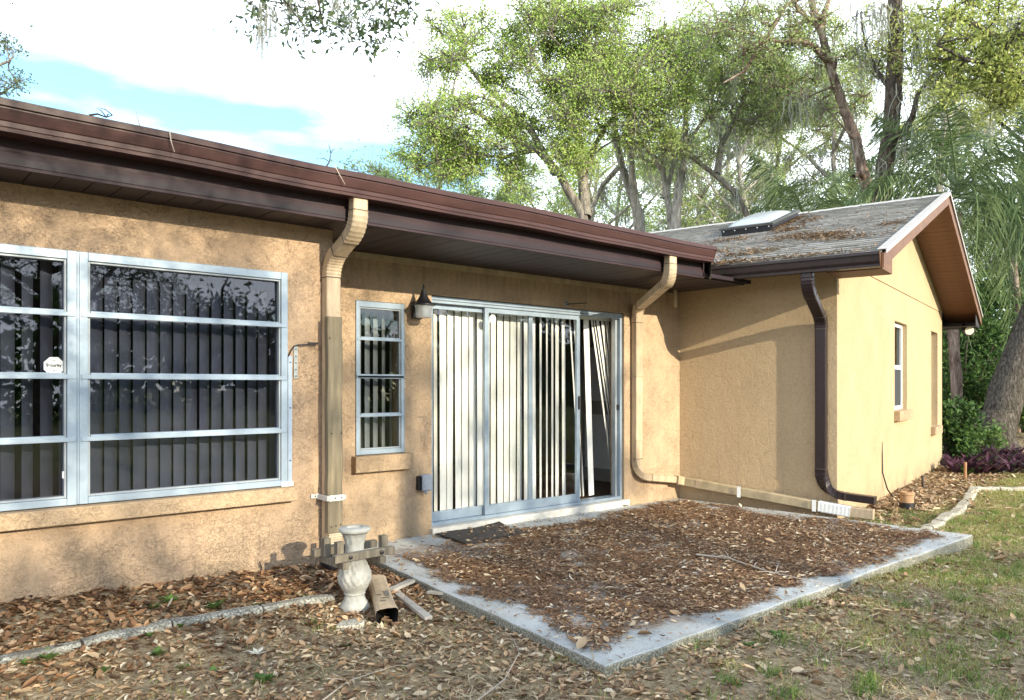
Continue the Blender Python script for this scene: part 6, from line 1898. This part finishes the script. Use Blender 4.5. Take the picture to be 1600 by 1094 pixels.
# patio litter
def patio_d(x, y):
    w1 = 0.10 * fbm(x, y, 1.4, 12) + 0.05 * fbm(x, y, 5.0, 3)
    e = np.minimum.reduce([sstep(2.58, 2.72, y + w1 * 0.8), 1 - sstep(5.18, 5.42, y - 0.05 * (x - 5.5) + w1), sstep(0.08, 0.24, x - (2.79 + (y - 2.48) * 0.11) + w1), 1 - sstep(7.3, 7.62, x + w1)])
    corner = 1 - np.exp(-(((x - 3.45) / 0.72) ** 2 + ((y - 5.3) / 0.60) ** 2) ** 1.5)
    return np.where(in_slab(x, y) & (y < 5.58), e * corner, 0)
x, y = scatter(36000, 2.7, 7.9, 2.4, 5.6, lambda x, y: np.clip(patio_d(x, y) * (0.50 + 0.30 * fbm(x, y, 1.6, 8)) + 0.022 * in_slab(x, y), 0, 1))
v_, t_ = leaf_tris(x, y, slab_z(x, y) + 0.006, 0.033, 0.0145, 0.14)
o = raw_mesh("patio_leaves", v_, t_, DEADLEAF_P, tris=True); tag(o, "dry tan leaves littering the middle of the patio", kind='stuff')
def strands(x, y, z, L, W, tilt=0.12):
    n = len(x); an = rng.uniform(0, 2 * math.pi, n); L = L * rng.uniform(0.5, 1.4, n)
    d = np.stack([np.cos(an), np.sin(an), rng.normal(size=n) * tilt], 1) * L[:, None] * 0.5
    s = np.stack([-np.sin(an), np.cos(an), rng.normal(size=n) * 0.3], 1) * W
    c = np.stack([x, y, z + 0.004 + np.abs(d[:, 2])], 1); bend_ = s * rng.normal(size=(n, 1)) * 2.0
    v = np.stack([c - d - s, c - d + s, c + bend_ + s, c + bend_ - s, c + bend_ - s, c + bend_ + s, c + d + s * 0.4, c + d - s * 0.4], 1).reshape(-1, 3)
    return v, np.arange(len(v)).reshape(-1, 4)
x, y = scatter(210000, 2.7, 7.9, 2.4, 5.6, lambda x, y: np.clip(patio_d(x, y) * (0.72 + 0.42 * fbm(x, y, 2.3, 4) + 0.40 * fbm(x, y, 7.0, 7)) + 0.010 * in_slab(x, y), 0, 1))
v_, q_ = strands(x, y, slab_z(x, y) + 0.001 + rng.uniform(0, 0.008, len(x)), 0.036, 0.0026)
o = raw_mesh("patio_catkins", v_, q_, CATKIN); tag(o, "brown fallen oak catkins matted over the patio", kind='stuff')
n_ = 260
x = rng.uniform(3.95, 4.72, n_) ; y = rng.uniform(5.03, 5.52, n_); kp = rng.uniform(0, 1, n_) < 0.15 + 0.8 * sstep(4.2, 4.7, x + 0.4 * (5.3 - y))
x, y = x[kp], y[kp]
v_, t_ = leaf_tris(x, y, slab_z(x, y) + 0.022, 0.034, 0.015, 0.2)
o = raw_mesh("doormat_leaves", v_, t_, DEADLEAF_P, tris=True); tag(o, "dry leaves and bits lying on the doormat", kind='stuff')
x, y = scatter(3600, -1.5, 12.0, 0.4, 5.5, lambda x, y: np.where(in_house(x, y), 0, np.clip(0.35 + 0.4 * fbm(x, y, 1.3, 15), 0, 1)))
zz = np.where(in_slab(x, y), slab_z(x, y), ground_z(x, y)) + 0.006
v_, t_ = leaf_tris(x, y, zz, 0.052, 0.024, 0.40)
o = raw_mesh("curled_leaves", v_, t_, DEADLEAF, tris=True); tag(o, "larger curled dead leaves strewn over lawn and patio", kind='stuff')
x, y = scatter(900, -1.5, 11.0, 0.4, 5.4, lambda x, y: np.where(in_house(x, y), 0, 0.8))
zz = np.where(in_slab(x, y), slab_z(x, y), ground_z(x, y)) + 0.004
v_, q_ = strands(x, y, zz, 0.17, 0.0028, 0.10)
o = raw_mesh("fallen_sticks", v_, q_, DRYGRASS); tag(o, "thin dead sticks lying in the litter", kind='stuff')
# wing roof litter
rx = []
for (p, q, sp_, sq_, n) in ((0.84, 0.33, 0.10, 0.16, 420), (0.50, 0.02, 0.10, 0.20, 260), (1.05, 0.75, 0.16, 0.2, 420), (1.45, 1.75, 0.14, 0.2, 260), (2.6, 1.27, 0.4, 0.025, 420), (2.56, 1.02, 0.2, 0.08, 180), (1.81, 1.05, 0.12, 0.10, 260), (1.2, -0.33, 0.12, 0.12, 160), (0.1, 1.0, 0.10, 0.22, 420), (-0.45, 1.15, 0.06, 0.3, 420), (-0.52, 0.4, 0.05, 0.5, 420), (0.5, 1.55, 0.12, 0.14, 160), (1.6, 0.4, 1.0, 0.8, 420)):
    rx.append(np.stack([rng.normal(p, sp_, n), rng.normal(q, sq_, n)], 1))
rx = np.concatenate(rx); rx = rx[(rx[:, 0] > -0.60) & (rx[:, 0] < 3.7) & (rx[:, 1] > -0.5)]
wpos = np.array([list(wing(p, q, roof_z(p) + 0.020)) for p, q in rx])
v_, q_ = strands(wpos[:, 0], wpos[:, 1], wpos[:, 2] + rng.uniform(0, 0.02, len(wpos)), 0.06, 0.0045, 0.25)
o = raw_mesh("roof_litter", v_, q_, island_leaf("roof_litter_leaf", [(0.0, (0.15, 0.085, 0.045)), (0.6, (0.28, 0.18, 0.10)), (1.0, (0.44, 0.33, 0.22))], 0, 0.9)); tag(o, "rusty leaf litter drifted on the gabled wing's shingles", kind='stuff')
# grass: live tufts and dry thatch
def blades(x, y, h, w):
    n = len(x); an = rng.uniform(0, 2 * math.pi, n); h = h * rng.uniform(0.5, 1.4, n)
    z = ground_z(x, y) - 0.003; s = np.stack([np.cos(an), np.sin(an), np.zeros(n)], 1) * w
    c = np.stack([x, y, z], 1); ln = rng.normal(size=(n, 2)) * 0.55
    tip = c + np.stack([ln[:, 0] * h, ln[:, 1] * h, h], 1); 
    return np.stack([c - s, c + s, tip], 1).reshape(-1, 3), np.arange(3 * n).reshape(-1, 3)
def grass_d(x, y):
    ok = (~in_house(x, y)) & (~in_slab(x, y)) & ~((y > 3.55 + 0.13 * (x - 9.5)) & (x > 8.4)) & ~((y > 4.0) & (x < 3.2))
    g = fbm(x, y, 0.9, 1) * 0.30 + fbm(x, y, 4.2, 6) * 0.35 + fbm(x, y, 11.0, 2) * 0.25 + np.clip((x - 0.9 * y - 1.2) / 5.0, -0.35, 0.75)
    tuft = np.clip((g - 0.02) * 1.3, 0.03, 1)
    return np.where(ok, tuft, 0)
x, y = scatter(560000, -1.5, 17.5, -0.5, 4.2, grass_d)
v_, t_ = blades(x, y, 0.036, 0.0024)
o = raw_mesh("lawn_grass", v_, t_, GRASS, tris=True); tag(o, "patchy green lawn grass around the patio", kind='stuff')
x, y = scatter(70000, 12, 30, -10, 6, lambda x, y: np.where(in_house(x, y), 0, np.clip(0.45 + 0.5 * fbm(x, y, 0.5, 3), 0.05, 1)))
v_, t_ = blades(x, y, 0.07, 0.006)
o = raw_mesh("far_grass", v_, t_, GRASS, tris=True); tag(o, "rough grass on the lawn beyond the gabled wing", kind='stuff')
x, y = scatter(120000, -1.6, 12.0, 0.4, 4.6, lambda x, y: np.where((~in_house(x, y)) & (~in_slab(x, y)), np.clip(0.36 + 0.6 * fbm(x, y, 1.1, 9), 0.02, 1) * np.where((y > 3.0) & (x < 3.4), 0.25, 1.0), 0))
v_, q_ = strands(x, y, ground_z(x, y) + rng.uniform(0, 0.010, len(x)), 0.048, 0.0017, 0.25)
o = raw_mesh("dry_thatch", v_, q_, DRYGRASS); tag(o, "pale dry grass stems and twig bits over the soil", kind='stuff')
tc_x, tc_y = scatter(1500, 1.0, 13.5, 0.2, 3.1, lambda x, y: np.where(in_house(x, y) | in_slab(x, y) | ((x < 3) & (y > 2.2)), 0, np.clip(0.25 + 0.35 * fbm(x, y, 1.0, 21) + 0.06 * (x - 4), 0.03, 0.9)))
k_ = rng.integers(25, 80, len(tc_x)); sp_ = rng.uniform(0.02, 0.07, len(tc_x))
x = np.repeat(tc_x, k_) + rng.normal(size=k_.sum()) * np.repeat(sp_, k_); y = np.repeat(tc_y, k_) + rng.normal(size=k_.sum()) * np.repeat(sp_, k_)
kp = ~in_slab(x, y); x, y = x[kp], y[kp]
v_, t_ = blades(x, y, 0.052, 0.0030)
o = raw_mesh("grass_tufts", v_, t_, TUFT, tris=True); tag(o, "green grass tufts standing in the thin lawn", kind='stuff')
# bright patch of grass between wing corner and edging
x, y = scatter(9000, 7.9, 9.4, 3.0, 3.9, lambda x, y: np.where(in_house(x, y), 0, np.clip(1.0 - np.abs(y - 3.45 - 0.1 * (x - 8)) * 2.6, 0, 1) * np.clip(0.6 + 0.6 * fbm(x, y, 3, 2), 0, 1)))
v_, t_ = blades(x, y, 0.05, 0.0032)
o = raw_mesh("corner_grass", v_, t_, LEAF_WEED, tris=True); tag(o, "bright green grass strip at the wing's outer corner", kind='stuff')
# one big pale leaf lying on the lawn
pl_ = MB()
c0 = pt(403, 1026, 4.0); c0.z = float(ground_z(c0.x, c0.y)) + 0.012
for k in range(6):
    an = R(40 + k * 52); d = Vector((math.cos(an), math.sin(an), 0.25)); s_ = Vector((-d.y, d.x, 0)) * 0.012
    pl_.add([c0, c0 + d * 0.03 + s_, c0 + d * 0.06, c0 + d * 0.03 - s_], [(0, 1, 2, 3)])
tag(pl_.build("pale_leaf", plain("pale_dry_leaf", (0.66, 0.62, 0.50), 0.8, 0.1), None, origin=c0), "big pale star shaped dead leaf on the soil below the edging", "leaf")
